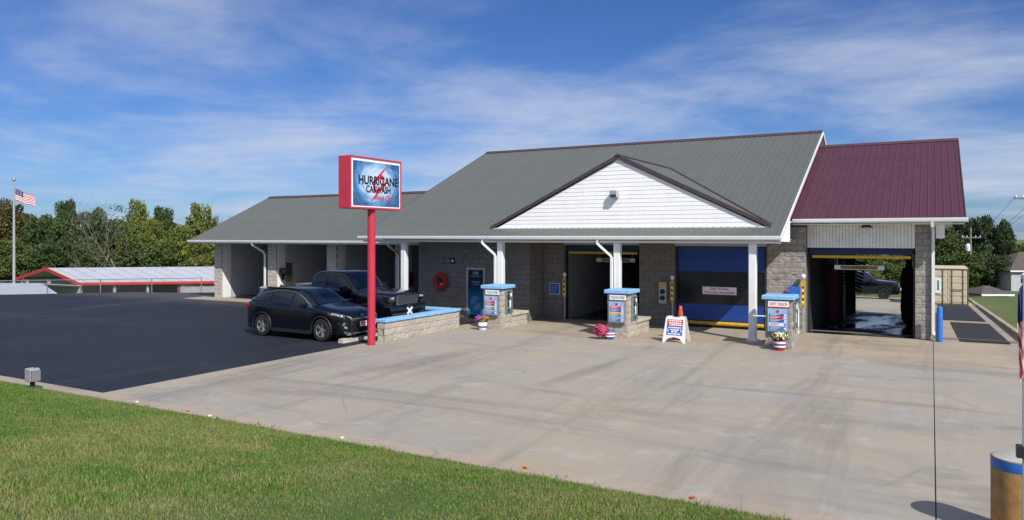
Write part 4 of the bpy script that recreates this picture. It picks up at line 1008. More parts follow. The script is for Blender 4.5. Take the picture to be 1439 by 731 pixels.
def make_suv():
    r = root('crossover', (0, 0, 0), 'black compact crossover parked nose in beside the red sign pole', 'car', world=False)
    c = Car(x0=-2.29, x1=2.29, R=.355, Ra=.42, clear=.21, axles=(-1.33, 1.38), edge=.09, extra=(),
            roof=[(-2.29, .80), (-2.26, 1.00), (-2.18, 1.12), (-2.0, 1.33), (-1.82, 1.45), (-1.6, 1.53), (-1.2, 1.585), (-.6, 1.605), (-.1, 1.59), (.15, 1.555), (.45, 1.44), (.85, 1.215), (1.08, 1.115), (1.3, 1.075), (1.75, .99), (2.05, .90), (2.2, .80), (2.29, .66)],
            belt=[(-2.29, .78), (-2.2, 1.02), (-1.9, 1.13), (-1.3, 1.09), (0, 1.04), (.9, 1.01), (1.2, 1.0), (1.75, .91), (2.05, .82), (2.2, .73), (2.29, .62)],
            w=[(-2.29, .66), (-2.22, .78), (-2.05, .86), (-1.7, .915), (-1.0, .935), (1.0, .935), (1.55, .925), (1.9, .86), (2.12, .74), (2.22, .64), (2.29, .50)],
            wr=[(-2.29, .55), (-1.9, .58), (-1.4, .63), (-.6, .66), (.2, .65), (.7, .70), (1.1, .78), (1.5, .78), (2.0, .70), (2.29, .45)])
    b = c.body(r)
    for s in (1, -1):
        c.glass(-.92, -.02, .06, .90, r, s); c.glass(.05, .92, .06, .88, r, s); c.glass(-1.72, -1.0, .10, .86, r, s)
        arc_trim(c, r, s, -1.95, .98, lambda u: .10+.90*math.sin(math.pi*min(1, max(0, u*1.0)))**.35)
        k = MB(); k.bbox(.62, .82, s*.93 if s > 0 else -1.13, 1.13 if s > 0 else -.93, 1.04, 1.18, .03); k.build('mirror', 'car_black', r)
        for xh in (-.75, .28):
            k = MB(); yy = c.sec(xh)[2]; k.tube([(xh-.11, s*(yy+.012), .90), (xh, s*(yy+.028), .905), (xh+.11, s*(yy+.012), .90)], .014, 6); k.build('door_handle', 'car_black', r)
        k = MB()
        for xs_ in (-.99, .02, 1.0):
            zz = [(xs_, s*(c.sec(xs_)[2]*1.0+.0015), z) for z in (.35, .55, .75, .95)]
        # rocker cladding
        k = MB(); pts = [(-.88, s*.925, .26), (.93, s*.925, .26)]; k.box(-.86, .93, min(s*.88, s*.945), max(s*.88, s*.945), .205, .31); k.build('sill_cladding', 'car_plastic', r)
        for xa in c.axles:
            pts = [(xa+(c.Ra+.015)*math.cos(R(a)), s*(c.sec(xa)[2]*.998), c.R+(c.Ra+.015)*.97*math.sin(R(a))) for a in range(-14, 195, 12)]
            k = MB(); k.tube(pts, .028, 6); k.build('wheel_arch', 'car_plastic', r)
            wheel(r, xa, s*.83, .355, .225, 5, .235, s)
        # lights
        k = MB(); k.add([(1.72, s*.90, .86), (2.02, s*.80, .80), (2.19, s*.62, .755), (2.245, s*.45, .70), (2.20, s*.47, .775), (2.05, s*.70, .85), (1.80, s*.885, .915)], [(0, 1, 2, 3, 4, 5, 6)])
        for i, v in enumerate(k.v): k.v[i] = (v[0]+.025, v[1]*1.03, v[2])
        k.build('headlight', 'lamp_glass', r, fix=False)
        k = MB(); k.bbox(1.66, 1.74, min(s*.905, s*.94), max(s*.905, s*.94), .84, .91, .01); k.build('side_marker', 'tail_red', r)
        k = MB(); k.tube([(2.17, s*.70, .62), (2.14, s*.735, .54), (2.17, s*.69, .46), (2.2, s*.60, .44)], .035, 6); k.build('fog_lamp', 'lamp_glass', r)
        k = MB(); k.bbox(-2.215, -2.0, min(s*.70, s*.872), max(s*.70, s*.872), .93, 1.03, .03); k.build('tail_light', 'tail_red', r)
    c.screen(.22, 1.02, .88, r); c.screen(-2.02, -1.70, .85, r, 'rear_window')
    k = MB(); k.box(2.20, 2.275, -.55, .55, .50, .70); k.build('grille', 'car_plastic', r)
    k = MB()
    for z in (.54, .60, .66): k.box(2.276, 2.284, -.52, .52, z-.006, z+.006)
    k.tube([(2.26, -.56, .71), (2.292, 0, .725), (2.26, .56, .71)], .012, 6); k.build('grille_trim', 'steel', r)
    k = MB(); k.box(2.20, 2.27, -.66, .66, .22, .30); k.tube([(2.15, -.72, .31), (2.285, -.45, .27), (2.29, .45, .27), (2.15, .72, .31)], .018, 6); k.build('lower_bumper', 'steel', r)
    p = MB(); p.bbox(2.285, 2.30, -.15, .15, .46, .61, .004); p = p.build('licence_plate', 'white_print', r)
    k = MB(); k.quad((2.3015, -.13, .54), (2.3015, .13, .54), (2.3015, .13, .59), (2.3015, -.13, .59)); k.quad((2.3015, -.10, .48), (2.3015, .10, .48), (2.3015, .10, .525), (2.3015, -.10, .525)); k.build('plate_print', 'text_red', p, fix=False)
    k = MB(); k.lathe([(.07, 0), (.05, .012), (.0, .014)], 16, (2.245, 0, .80), 'x'); k.build('badge', 'blue_print', r)
    k = MB(); k.prism([(-1.5, -.02, 1.54), (-1.28, -.02, 1.575), (-1.46, -.02, 1.64)], (0, .04, 0)); k.build('antenna_fin', 'car_black', r)
    k = MB(); k.box(-1.6, 1.6, -.70, .70, .25, .50); k.build('underbody', 'car_plastic', r)
    for s in (-.62, .62):
        k = MB(); k.tube([(-1.5, s, 1.53), (-1.3, s, 1.565), (-.6, s, 1.595), (-.2, s, 1.585), (.1, s, 1.55)], .014, 6); k.build('roof_rail', 'car_plastic', r)
    return r
suv = make_suv()
suv.location = (-17.95, 18.42, 0); suv.rotation_euler = (0, 0, R(-2))

def make_pickup(name, label, toolbox=True):
    r = root(name, (0, 0, 0), label, 'pickup', 'black pickups', world=False)
    c = Car(x0=-2.92, x1=2.92, R=.42, Ra=.50, clear=.36, axles=(-1.86, 1.92), edge=.10, extra=(-.86, -.80, -.70, -.66),
            roof=[(-2.92, 1.18), (-2.90, 1.30), (-1.5, 1.31), (-.86, 1.31), (-.80, 1.40), (-.70, 1.86), (-.55, 1.92), (-.1, 1.96), (.5, 1.95), (.72, 1.90), (1.0, 1.72), (1.30, 1.46), (1.48, 1.37), (1.8, 1.34), (2.4, 1.30), (2.75, 1.24), (2.86, 1.15), (2.92, 1.0)],
            belt=[(-2.92, 1.1), (-2.90, 1.26), (-.86, 1.265), (-.7, 1.28), (.5, 1.26), (1.4, 1.24), (2.4, 1.19), (2.75, 1.12), (2.86, 1.02), (2.92, .9)],
            w=[(-2.92, .95), (-2.85, .99), (-2.0, 1.0), (2.0, 1.0), (2.6, .97), (2.82, .90), (2.92, .80)],
            wr=[(-2.92, .93), (-.9, .93), (-.7, .76), (0, .78), (.7, .77), (1.1, .82), (1.5, .92), (2.5, .86), (2.92, .7)])
    b = c.body(r)
    for s in (1, -1):
        c.glass(.12, 1.16, .08, .88, r, s); c.glass(-.58, .04, .08, .88, r, s)
        k = MB(); k.bbox(.98, 1.14, min(s*1.0, s*1.24), max(s*1.0, s*1.24), 1.26, 1.50, .03); k.build('mirror', 'car_black', r)
        for xh in (-.48, .28):
            k = MB(); k.tube([(xh-.1, s*1.01, 1.12), (xh, s*1.03, 1.125), (xh+.1, s*1.01, 1.12)], .018, 6); k.build('door_handle', 'car_black', r)
        for xa in c.axles:
            pts = [(xa+(c.Ra+.01)*math.cos(R(a)), s*.995, c.R+(c.Ra+.01)*.97*math.sin(R(a))) for a in range(-8, 189, 12)]
            k = MB(); k.tube(pts, .035, 6); k.build('wheel_arch', 'car_plastic', r)
            wheel(r, xa, s*.86, .42, .29, 6, .25, s, 'dark_metal' if toolbox else 'alloy')
        k = MB(); k.bbox(2.60, 2.93, min(s*.60, s*.95), max(s*.60, s*.95), .98, 1.22, .03); h = k.build('headlight', 'car_glass', r)
        k = MB(); k.box(2.925, 2.94, min(s*.66, s*.9), max(s*.66, s*.9), 1.10, 1.17); k.build('lamp_lens', 'lamp_glass', h)
        k = MB(); k.bbox(2.90, 3.0, min(s*.62, s*.86), max(s*.62, s*.86), .80, .86, .01); k.build('fog_lamp', 'lamp_glass', r)
        k = MB(); k.box(-2.95, -2.88, min(s*.86, s*.985), max(s*.86, s*.985), .95, 1.25); k.build('tail_light', 'tail_red', r)
        k = MB(); k.box(-.9, 1.35, min(s*.95, s*1.06), max(s*.95, s*1.06), .40, .45); k.build('step_bar', 'dark_metal', r)
        k = MB(); k.box(-2.9, -.9, min(s*.90, s*.99), max(s*.90, s*.99), 1.30, 1.345); k.build('bed_rail', 'car_plastic', r)
    c.screen(.74, 1.40, .90, r); c.screen(-.79, -.71, .84, r, 'rear_window', 4)
    k = MB(); k.box(2.86, 2.935, -.56, .56, .92, 1.20); g = k.build('grille', 'car_plastic', r)
    k = MB()
    for a in ((-.58, .58, 1.185, 1.21), (-.58, .58, .905, .93), (-.585, -.555, .93, 1.185), (.555, .585, .93, 1.185)): k.box(2.93, 2.955, *a)
    k.build('grille_frame', 'chrome', g)
    k = MB()
    for i in range(8): k.box(2.936, 2.944, -.55, .55, .945+i*.03, .952+i*.03)
    k.build('grille_bars', 'steel', g)
    k = MB(); k.bbox(2.72, 3.04, -.96, .96, .60, .90, .05); k.build('bumper', 'car_black', r)
    k = MB(); k.bbox(2.6, 2.95, -.80, .80, .42, .60, .04); k.build('air_dam', 'car_plastic', r)
    k = MB()
    for s in (1, -1):
        a = R(38)*s; k.prism([(3.045, -.17*math.cos(a)-.035*math.sin(a), .69-.17*math.sin(a)+.035*math.cos(a)), (3.045, .17*math.cos(a)-.035*math.sin(a), .69+.17*math.sin(a)+.035*math.cos(a)), (3.045, .17*math.cos(a)+.035*math.sin(a), .69+.17*math.sin(a)-.035*math.cos(a)), (3.045, -.17*math.cos(a)+.035*math.sin(a), .69-.17*math.sin(a)-.035*math.cos(a))], (.012*(1.5+s*.5), 0, 0))
    if toolbox: k.build('bow_emblem', 'white_print', r)
    k = MB(); k.box(-2.3, 2.4, -.72, .72, .42, .62); k.build('chassis', 'car_plastic', r)
    k = MB(); k.bbox(-3.0, -2.9, -.9, .9, .55, .80, .03); k.build('rear_bumper', 'car_plastic', r)
    if toolbox:
        k = MB(); k.bbox(-1.45, -.92, -.93, .93, 1.20, 1.46, .025); t = k.build('toolbox', 'galv', r); Bx('lid', 'steel', t, -1.47, -.90, -.94, .94, 1.462, 1.485)
    return r
pk = make_pickup('pickup_truck', 'black pickup with a silver bed toolbox parked behind the crossover')
pk.location = (-18.75, 20.85, 0); pk.scale = (1, 1, 1.05); pk.rotation_euler = (0, 0, R(-1))
pk2 = copy_tree(pk)
pk2['label'] = 'dark pickup parked behind the building, seen through the wash tunnel'
pk2.location = (-5.1, 64.3, zback(64.3)+.01)
pk2.rotation_euler = (R(0), 0, R(0))

# ------------------------------------------------------------------ flagpole, fence, sheds on the left
FC, FS = .8723, .4889
def ld(lat, d): return Vector((lat*FC-d*FS, lat*FS+d*FC, 0))
fp = ld(-.6653*54, 54); zb_ = zg(fp.x, fp.y)
r = root('flagpole', (fp.x, fp.y, zb_), 'tall grey flagpole flying an American flag behind the chain fence', 'flagpole')
k = MB(); k.tube([(fp.x, fp.y, zb_), (fp.x, fp.y, 3.3), (fp.x, fp.y, 7.25)], [.10, .085, .055], 12); k.build('pole', 'galv', r, smooth=True)
k = MB(); k.lathe([(.0, -.13), (.09, -.09), (.13, 0), (.09, .09), (0, .13)], 14, (fp.x, fp.y, 7.36)); k.build('finial_ball', 'steel', r, smooth='all')
k = MB(); nu, nv = 26, 26; ru = Vector((FC, FS, 0)); rf = Vector((-FS, FC, 0))
for j in range(nv+1):
    for i in range(nu+1):
        u = i/nu; v = j/nv; p = fp+ru*(.09+1.38*u)+rf*(.12*math.sin(u*7+v*1.5)*u)
        k.v.append((p.x, p.y, 6.75-.86*v-.62*u+.06*math.sin(u*8+1)*u+.10*u*v))
for j in range(nv):
    for i in range(nu):
        k.f.append((j*(nu+1)+i, j*(nu+1)+i+1, (j+1)*(nu+1)+i+1, (j+1)*(nu+1)+i))
        k.mi.append(2 if (i/nu < .40 and j/nv < 7/13) else (0 if int(j/nv*13) % 2 == 0 else 1))
k.build('flag', ['flag_red', 'flag_white', 'flag_blue'], r, smooth='all', fix=False)
k = MB()
for a in range(5):
    for b in range(4):
        i = 1+a*2; j = 1+b*3.4; u = i/nu; v = j/nv; p = fp+ru*(.09+1.38*u)+rf*(.12*math.sin(u*7+v*1.5)*u-.012); z = 6.75-.86*v-.62*u+.06*math.sin(u*8+1)*u+.10*u*v
        k.quad(p+ru*-.02+Vector((0, 0, z-.02)), p+ru*.02+Vector((0, 0, z-.02)), p+ru*.02+Vector((0, 0, z+.02)), p+ru*-.02+Vector((0, 0, z+.02)))
k.build('stars', 'flag_white', r, fix=False)
# chain-link fence along the lot's far edge
fA, fB = Vector((-57.5, 10.6, 0)), Vector((-38.2, 30.0, 0)); fd = (fB-fA).normalized(); fn_ = Vector((-fd.y, fd.x, 0)); fA = fA+fn_*.35; L = (fB-fA).length
r = root('chain_fence', tuple((fA+fB)/2), 'low chain link fence along the far edge of the asphalt lot', 'fence')
nP = 10; tops = []
for i in range(nP+1):
    p = fA+fd*(L*i/nP); z = zg(p.x, p.y)-.02; k = MB(); k.tube([(p.x, p.y, z-.1), (p.x, p.y, .80)], .03, 8); k.build('post', 'fence_steel', r, smooth=True)
k = MB(); a, b = fA, fA+fd*L; k.tube([(a.x, a.y, .76), (b.x, b.y, .76)], .02, 6); k.build('top_rail', 'fence_steel', r)
k = MB(); st = .14; nn = int(L/st)
for i in range(nn-6):
    for s in (1, -1):
        p = fA+fd*(i*st); q = fA+fd*(i*st+.84); z0, z1 = (-.08, .76) if s > 0 else (.76, -.08)
        k.tube([(p.x, p.y, z0), (q.x, q.y, z1)], .0022, 3, False)
tag(k.build('wire_mesh', 'fence_steel', r), kind='stuff')
# long storage shed
Rr, Lr = ld(-.579*58, 58), ld(-.658*64.4, 64.4); zE, zR_ = 3.3-66*58/1052, 3.3-47.5*58/1052
dirv = (ru*1.0+rf*.22).normalized(); LS = 34; zgr = -3.15
mid = (Rr+Lr)/2; shr = root('storage_shed', (mid.x, mid.y, zgr), 'long low shed with pale metal roof and bright red eaves', 'shed')
e = dirv*LS; up = lambda p, z: Vector((p.x, p.y, z)); ec = (Rr-Lr).normalized()
k = MB(); k.add([up(mid, zR_), up(Rr+ec*.3, zE), up(Rr+ec*.3+e, zE), up(mid+e, zR_)], [(0, 1, 2, 3)]); k.add([up(mid, zR_), up(mid+e, zR_), up(Lr-ec*.3+e, zE), up(Lr-ec*.3, zE)], [(0, 1, 2, 3)]); rf_ = k.build('roof', 'shed_roof', shr, fix=False)
ns = 30
for i in range(ns):
    p = dirv*(LS*(i+.5)/ns); k = MB(); k.tube([up(mid+p, zR_+.03), up(Rr+ec*.3+p, zE+.03)], .012, 4); k.build('seam', 'shed_roof', rf_)
k = MB()
for a, b in ((Rr, e), (Lr, e)):
    o_ = ec*(.32 if a is Rr else -.32); k.prism([up(a+o_, zE-.17), up(a+o_+ec*.03, zE-.17), up(a+o_+ec*.03, zE+.03), up(a+o_, zE+.03)], b)
k.build('eave_trim', 'red', shr)
def bar(m, p, q, h, name, w=.08):
    k = MB(); k.prism([up(p, p.z-h), up(q, q.z-h), up(q, q.z+.05), up(p, p.z+.05)], -dirv*w); return k.build(name, m, shr)
bar('red', up(mid-dirv*.1, zR_), up(Rr+ec*.35-dirv*.1, zE), .20, 'gable_trim'); bar('red', up(mid-dirv*.1, zR_), up(Lr-ec*.35-dirv*.1, zE), .20, 'gable_trim')
k = MB(); k.prism([up(Rr+dirv*7.2, zgr), up(Rr+dirv*LS, zgr), up(Rr+dirv*LS, zE-.02), up(Rr+dirv*7.2, zE-.02)], -ec*.12); wl = k.build('wall', 'shed_wall', shr)
for i in range(40):
    p = Rr+dirv*(7.5+i*(LS-7.8)/40)+ec*.01; k = MB(); k.prism([up(p, zgr), up(p+dirv*.12, zgr), up(p+dirv*.12, zE-.03), up(p, zE-.03)], ec*.03); k.build('wall_rib', 'shed_wall', wl)
k = MB(); k.prism([up(Lr+ec*.3, zgr), up(Lr+ec*.3+e, zgr), up(Lr+ec*.3+e, zE-.02), up(Lr+ec*.3, zE-.02)], ec*.1); k.build('wall', 'shed_wall', shr)
k = MB(); k.prism([up(mid+dirv*9+ec*-2.5, zgr), up(mid+dirv*9+ec*4.5, zgr), up(mid+dirv*9+ec*4.5, zE-.05), up(mid+dirv*9+ec*-2.5, zE-.05)], dirv*.1); k.build('wall', 'dark_wall', shr)
for i, t in enumerate((.0, 2.4, 4.8, 7.1, 15)):
    p = Rr+dirv*(t+.1); k = MB(); k.prism([up(p, zgr), up(p+dirv*.16, zgr), up(p+dirv*.16, zE-.05), up(p, zE-.05)], -ec*.16); k.build('post', 'red' if i == 3 else 'galv', shr)
for t in (.12, .5, .88):
    p = Lr.lerp(Rr, t); k = MB(); k.prism([up(p, zgr), up(p+ec*.16, zgr), up(p+ec*.16, zE-.05), up(p, zE-.05)], dirv*.16); k.build('post', 'galv', shr)
# lower white-roofed shed in front of it
a0, a1, b0, b1 = ld(-52*.72, 53), ld(-.629*53, 53), ld(-47*.80, 46.5), ld(-.606*46.5, 46.5)
m0 = (a0+b1)/2; s2 = root('low_shed', (m0.x, m0.y, -3.1), 'low white metal roof just beyond the chain fence under the flagpole', 'shed')
zt, zl = 3.3-66.3*53/1052, 3.3-81.5*46.5/1052
k = MB(); k.prism([up(a0, zt), up(a1, zt), up(b1, zl), up(b0, zl)], (0, 0, -.08)); k.build('roof', 'shed_roof', s2)
bk = (a0-b0).normalized()
k = MB(); k.prism([up(a0, zt-.01), up(a1, zt-.01), up(a1+bk*5, zt-.5), up(a0+bk*5, zt-.5)], (0, 0, -.08)); k.build('rear_slope', 'shed_roof', s2)
k = MB(); k.prism([up(b0+bk*.3, -3.12), up(b1+bk*.3, -3.12), up(b1+bk*.3, zl-.06), up(b0+bk*.3, zl-.06)], bk*.12); k.build('wall', 'shed_wall', s2)
k = MB(); k.prism([up(a0+bk*4.6, -3.12), up(a1+bk*4.6, -3.12), up(a1+bk*4.6, zt-.52), up(a0+bk*4.6, zt-.52)], bk*.12); k.build('wall', 'shed_wall', s2)
# red play structure beyond the shed
pp = ld(-.414*78, 78); zz = zg(pp.x, pp.y); r = root('play_tower', (pp.x, pp.y, zz), 'small red tube play structure with a white panel beyond the long shed', 'play structure')
for s in (-.45, .0, .45):
    k = MB(); c0 = pp+ru*s
    k.tube([up(c0-ru*.2, zz), up(c0-ru*.2, .4-abs(s)), up(c0-ru*.1, .75-abs(s)), up(c0+ru*.1, .75-abs(s)), up(c0+ru*.2, .4-abs(s)), up(c0+ru*.2, zz)], .10, 8); k.build('arch', 'red', r, smooth=True)
k = MB(); k.box(pp.x+.7, pp.x+1.1, pp.y+.3, pp.y+.5, zz, .1); k.build('mast', 'white_metal', r); k = MB(); k.box(pp.x+.3, pp.x+1.5, pp.y+.1, pp.y+.7, -.45, -.2); k.build('deck', 'white_metal', r)

# ------------------------------------------------------------------ trees
def crown_mesh(seed, m, nclump, per, leaf, shape='round'):
    g = np.random.default_rng(seed); P = []
    for c in range(nclump):
        while True:
            p = g.uniform(-1, 1, 3)
            q = np.linalg.norm(p)
            if .30 < q < 1: break
        if shape == 'tall': p[:2] *= (.65+.35*(1-p[2]))*.8
        if shape == 'round' and p[2] < -.3: p[:2] *= .85
        s = g.uniform(.13, .26); k = int(per*g.uniform(.6, 1.4))
        d = g.normal(size=(k, 3)); d /= np.linalg.norm(d, axis=1)[:, None]; d *= (g.uniform(.35, 1, k)**.6)[:, None]
        P.append(p+d*s*np.array([1.15, 1.15, .8]))
    P = np.vstack(P); n = len(P)
    a = g.normal(size=(n, 3)); a /= np.linalg.norm(a, axis=1)[:, None]; b = g.normal(size=(n, 3)); b -= (a*b).sum(1)[:, None]*a; b /= np.linalg.norm(b, axis=1)[:, None]
    sz = leaf*g.uniform(.6, 1.3, n)[:, None]; a *= sz; b *= sz*.75
    V = np.stack([P-a, P-b*.9, P+a, P+b*.9], 1).reshape(-1, 3)
    me = bpy.data.meshes.new('crown'); me.vertices.add(4*n); me.vertices.foreach_set('co', V.ravel()); me.loops.add(4*n); me.loops.foreach_set('vertex_index', np.arange(4*n)); me.polygons.add(n)
    me.polygons.foreach_set('loop_start', np.arange(n)*4); me.update(); me.validate(); me.materials.append(MATS[m]); return me
def trunk_mesh(seed, m='bark'):
    g = np.random.default_rng(seed); k = MB()
    k.tube([(0, 0, -.02), (.01, 0, .25), (g.uniform(-.03, .03), g.uniform(-.03, .03), .55), (g.uniform(-.05, .05), 0, .92)], [.034, .026, .018, .005], 8)
    for i in range(7):
        z = g.uniform(.22, .6); t = i*2.4+g.uniform(-.3, .3); l = g.uniform(.2, .36)
        k.tube([(0, 0, z), (l*.5*math.cos(t), l*.5*math.sin(t), z+l*.45), (l*math.cos(t), l*math.sin(t), z+l*1.0)], [.012, .008, .003], 5)
    me = bpy.data.meshes.new('trunk'); me.from_pydata(k.v, [], k.f); me.materials.append(MATS[m]); return me
TR = [trunk_mesh(i) for i in range(3)]
CRM = {}
for m in ('leaf_dark', 'leaf_mid', 'leaf_yellow', 'leaf_grey', 'leaf_brown'):
    CRM[m] = [crown_mesh(hash(m) % 97+i if False else 31*len(m)+i, m, 130, 95, .043, 'round' if i else 'tall') for i in range(2)]
TL = {'leaf_dark': 'dark green tree', 'leaf_mid': 'mid green tree', 'leaf_yellow': 'yellow green tree', 'leaf_grey': 'grey green tree', 'leaf_brown': 'brown tinged tree'}
def tree(x, y, h, w, m, where, group, v=0, low=.12, name='leafy_tree', pre=''):
    z = zg(x, y)
    r = root(name, (x, y, z), pre+TL[m]+' '+where, 'tree', group, world=False); r.rotation_euler = (0, 0, random.uniform(0, 6.28))
    t = bpy.data.objects.new('trunk', random.choice(TR)); COL.objects.link(t); t.parent = r; t.scale = (h*.95, h*.95, h*.95)
    c = bpy.data.objects.new('crown', CRM[m][v]); COL.objects.link(c); c.parent = r; ch = h*(1-low)/2; c.location = (0, 0, h*low+ch); c.scale = (w, w, ch)
    return r
def tpx(px, d): u = (px-719.5)/1052; p = ld(u*d, d); return p.x, p.y
def topz(py, d): return 3.3+(331.6-py)*d/1052
left = [(-250, 290, 55, 96, 'leaf_mid', 1), (-205, 282, 50, 94, 'leaf_dark', 0), (-160, 292, 50, 92, 'leaf_mid', 1), (-115, 284, 46, 95, 'leaf_brown', 0), (-75, 284, 50, 92, 'leaf_mid', 1), (-32, 280, 48, 90, 'leaf_brown', 1), (8, 286, 34, 86, 'leaf_brown', 1), (38, 300, 36, 88, 'leaf_mid', 1), (66, 299, 30, 84, 'leaf_dark', 1), (92, 276, 22, 90, 'leaf_dark', 0), (118, 295, 28, 86, 'leaf_grey', 1), (138, 287, 18, 92, 'leaf_dark', 0),
        (168, 306, 26, 94, 'leaf_grey', 1), (192, 282, 27, 86, 'leaf_yellow', 0), (214, 308, 20, 84, 'leaf_yellow', 1), (230, 286, 22, 96, 'leaf_dark', 0), (256, 318, 24, 82, 'leaf_yellow', 1), (280, 287, 30, 88, 'leaf_yellow', 0), (309, 297, 20, 94, 'leaf_mid', 1), (348, 300, 40, 92, 'leaf_mid', 1), (395, 310, 44, 96, 'leaf_dark', 1),
        (20, 330, 30, 80, 'leaf_mid', 1), (75, 335, 32, 78, 'leaf_dark', 1), (105, 338, 34, 80, 'leaf_grey', 1), (150, 340, 34, 79, 'leaf_mid', 1), (205, 330, 34, 80, 'leaf_mid', 1), (240, 335, 30, 81, 'leaf_mid', 0), (295, 335, 34, 80, 'leaf_yellow', 1), (-20, 330, 36, 79, 'leaf_mid', 1), (330, 340, 34, 82, 'leaf_mid', 1)]
for px, py, hw_, d, m, v in left:
    x, y = tpx(px, d); h = topz(py, d)-zg(x, y); w_ = hw_*d/1052*1.12
    near = 'past the low white shed' if px < 0 else 'behind the flagpole' if px < 50 else 'behind the gabled shed end' if px < 130 else 'around the half bare tree' if px < 185 else 'beyond the middle of the long shed' if px < 262 else 'beside the left roof corner'
    near = 'in the '+('front' if py >= 330 else 'back')+' row '+near
    near = near.replace('long red-edged', 'long')
    tree(x, y, h, w_, m, near, 'trees beyond the shed', v, .03, pre='low ' if py >= 330 else 'tall ')
# bare tree in front of the belt
x, y = tpx(172, 77); zz = zg(x, y); r = root('bare_tree', (x, y, zz), 'half bare pale grey tree standing out against the green belt', 'tree', world=False)
g = np.random.default_rng(3); k = MB()
def branch(p, d, l, rad, depth):
    pts = [p]; q = p; dd = d
    for i in range(4):
        dd = (dd+Vector(g.normal(size=3))*.16+Vector((0, 0, .05))).normalized(); q = q+dd*l/4; pts.append(q)
    k.tube(pts, [rad*(1-.16*i) for i in range(5)], 6 if depth < 2 else 4, False)
    if depth < 5:
        for j in range(3 if depth < 2 else 2+(g.random() < .5)):
            t = g.uniform(.45, 1); b = pts[min(4, int(t*4)+0)]; nd = (dd+Vector(g.normal(size=3))*.55).normalized(); nd.z = max(nd.z, -.05); branch(b, nd, l*g.uniform(.66, .84), rad*.55, depth+1)
branch(Vector((0, 0, -.1)), Vector((0, 0, 1)), 4.6, .13, 0)
k.build('trunk', 'bark_pale', r)
me = crown_mesh(77, 'leaf_grey', 26, 22, .045); c = bpy.data.objects.new('crown', me); COL.objects.link(c); c.parent = r; c.location = (0, 0, 5.6); c.scale = (1.9, 1.9, 1.7); r.scale = (1.15, 1.15, 1.42)
# right side trees behind the container and the house
right = [(1300, 306, 34, 112, 'leaf_dark', 1), (1334, 318, 30, 104, 'leaf_mid', 1), (1358, 304, 26, 108, 'leaf_dark', 1), (1380, 299, 24, 104, 'leaf_dark', 0), (1398, 322, 24, 110, 'leaf_dark', 1), (1411, 304, 15, 102, 'leaf_dark', 0), (1428, 340, 30, 108, 'leaf_mid', 1), (1452, 343, 34, 112, 'leaf_brown', 1), (1500, 330, 40, 120, 'leaf_mid', 1),
         (1345, 350, 30, 96, 'leaf_mid', 1), (1385, 352, 28, 97, 'leaf_dark', 1), (1420, 365, 24, 112, 'leaf_mid', 1), (1550, 320, 44, 125, 'leaf_dark', 1)]
for px, py, hw_, d, m, v in right:
    x, y = tpx(px, d); h = topz(py, d)-zg(x, y); near = ('behind the tan container' if px < 1350 else 'around the transformer pole' if px < 1390 else 'beside the transformer pole toward the house' if px < 1420 else 'behind the pale grey house')
    tree(x, y, h, hw_*d/1052*1.15, m, near, 'trees behind the container', v, .02, pre='low ' if py >= 345 else 'tall ')
for px, py, hw_, d, m in ((1180, 368, 22, 84, 'leaf_mid'), (1215, 372, 20, 83, 'leaf_yellow'), (1250, 366, 22, 85, 'leaf_mid'), (1282, 370, 20, 84, 'leaf_yellow'), (1265, 350, 26, 100, 'leaf_mid'), (1222, 350, 26, 100, 'leaf_mid')):
    x, y = tpx(px, d); h = topz(py, d)-zg(x, y); tree(x, y, h, hw_*d/1052*1.15, m, 'behind the building, seen through the tunnel', 'trees behind the building', 1, .0)

# ------------------------------------------------------------------ container, poles, house on the right
cx0, cx1, cyf = -.32, 2.10, 56.9; zc0 = zback(cyf)+.01; r = root('shipping_container', (1.07, cyf+3, zc0), 'tan steel shipping container with closed end doors', 'container')
k = MB(); k.box(cx0, cx1, cyf+.05, cyf+6.05, zc0-.25, zc0+2.38); k.build('body', 'container', r)
for s, (a, b) in enumerate(((cx0+.06, .90), (.92, cx1-.06))):
    d = Bx('door', 'container', r, a, b, cyf, cyf+.045, zc0+.10, zc0+2.30)
    for j in range(5): Bx('corrugation', 'container', d, a+.10, b-.10, cyf-.022, cyf-.001, zc0+.20+j*.42, zc0+.48+j*.42)
    for xx in (a+.25, b-.25): 
        k = MB(); k.tube([(xx, cyf-.045, zc0+.05), (xx, cyf-.045, zc0+2.34)], .025, 6); k.build('locking_bar', 'container_dark', d)
    Bx('handle', 'container_dark', d, a+.2, b-.3, cyf-.075, cyf-.05, zc0+.95, zc0+1.0)
k = MB()
for a in ((cx0, cx0+.055, zc0, zc0+2.38), (cx1-.055, cx1, zc0, zc0+2.38), (cx0+.056, cx1-.056, zc0+2.305, zc0+2.38), (cx0+.056, cx1-.056, zc0, zc0+.095)): k.box(a[0], a[1], cyf-.03, cyf+.048, a[2], a[3])
k.build('end_frame', 'container_dark', r)
sgn_ = Bx('notice', 'white_print', r, .20, .55, cyf-.085, cyf-.073, zc0+.75, zc0+1.75); Bx('notice_print', 'green_print', sgn_, .32, .43, cyf-.09, cyf-.063, zc0+.95, zc0+1.6)
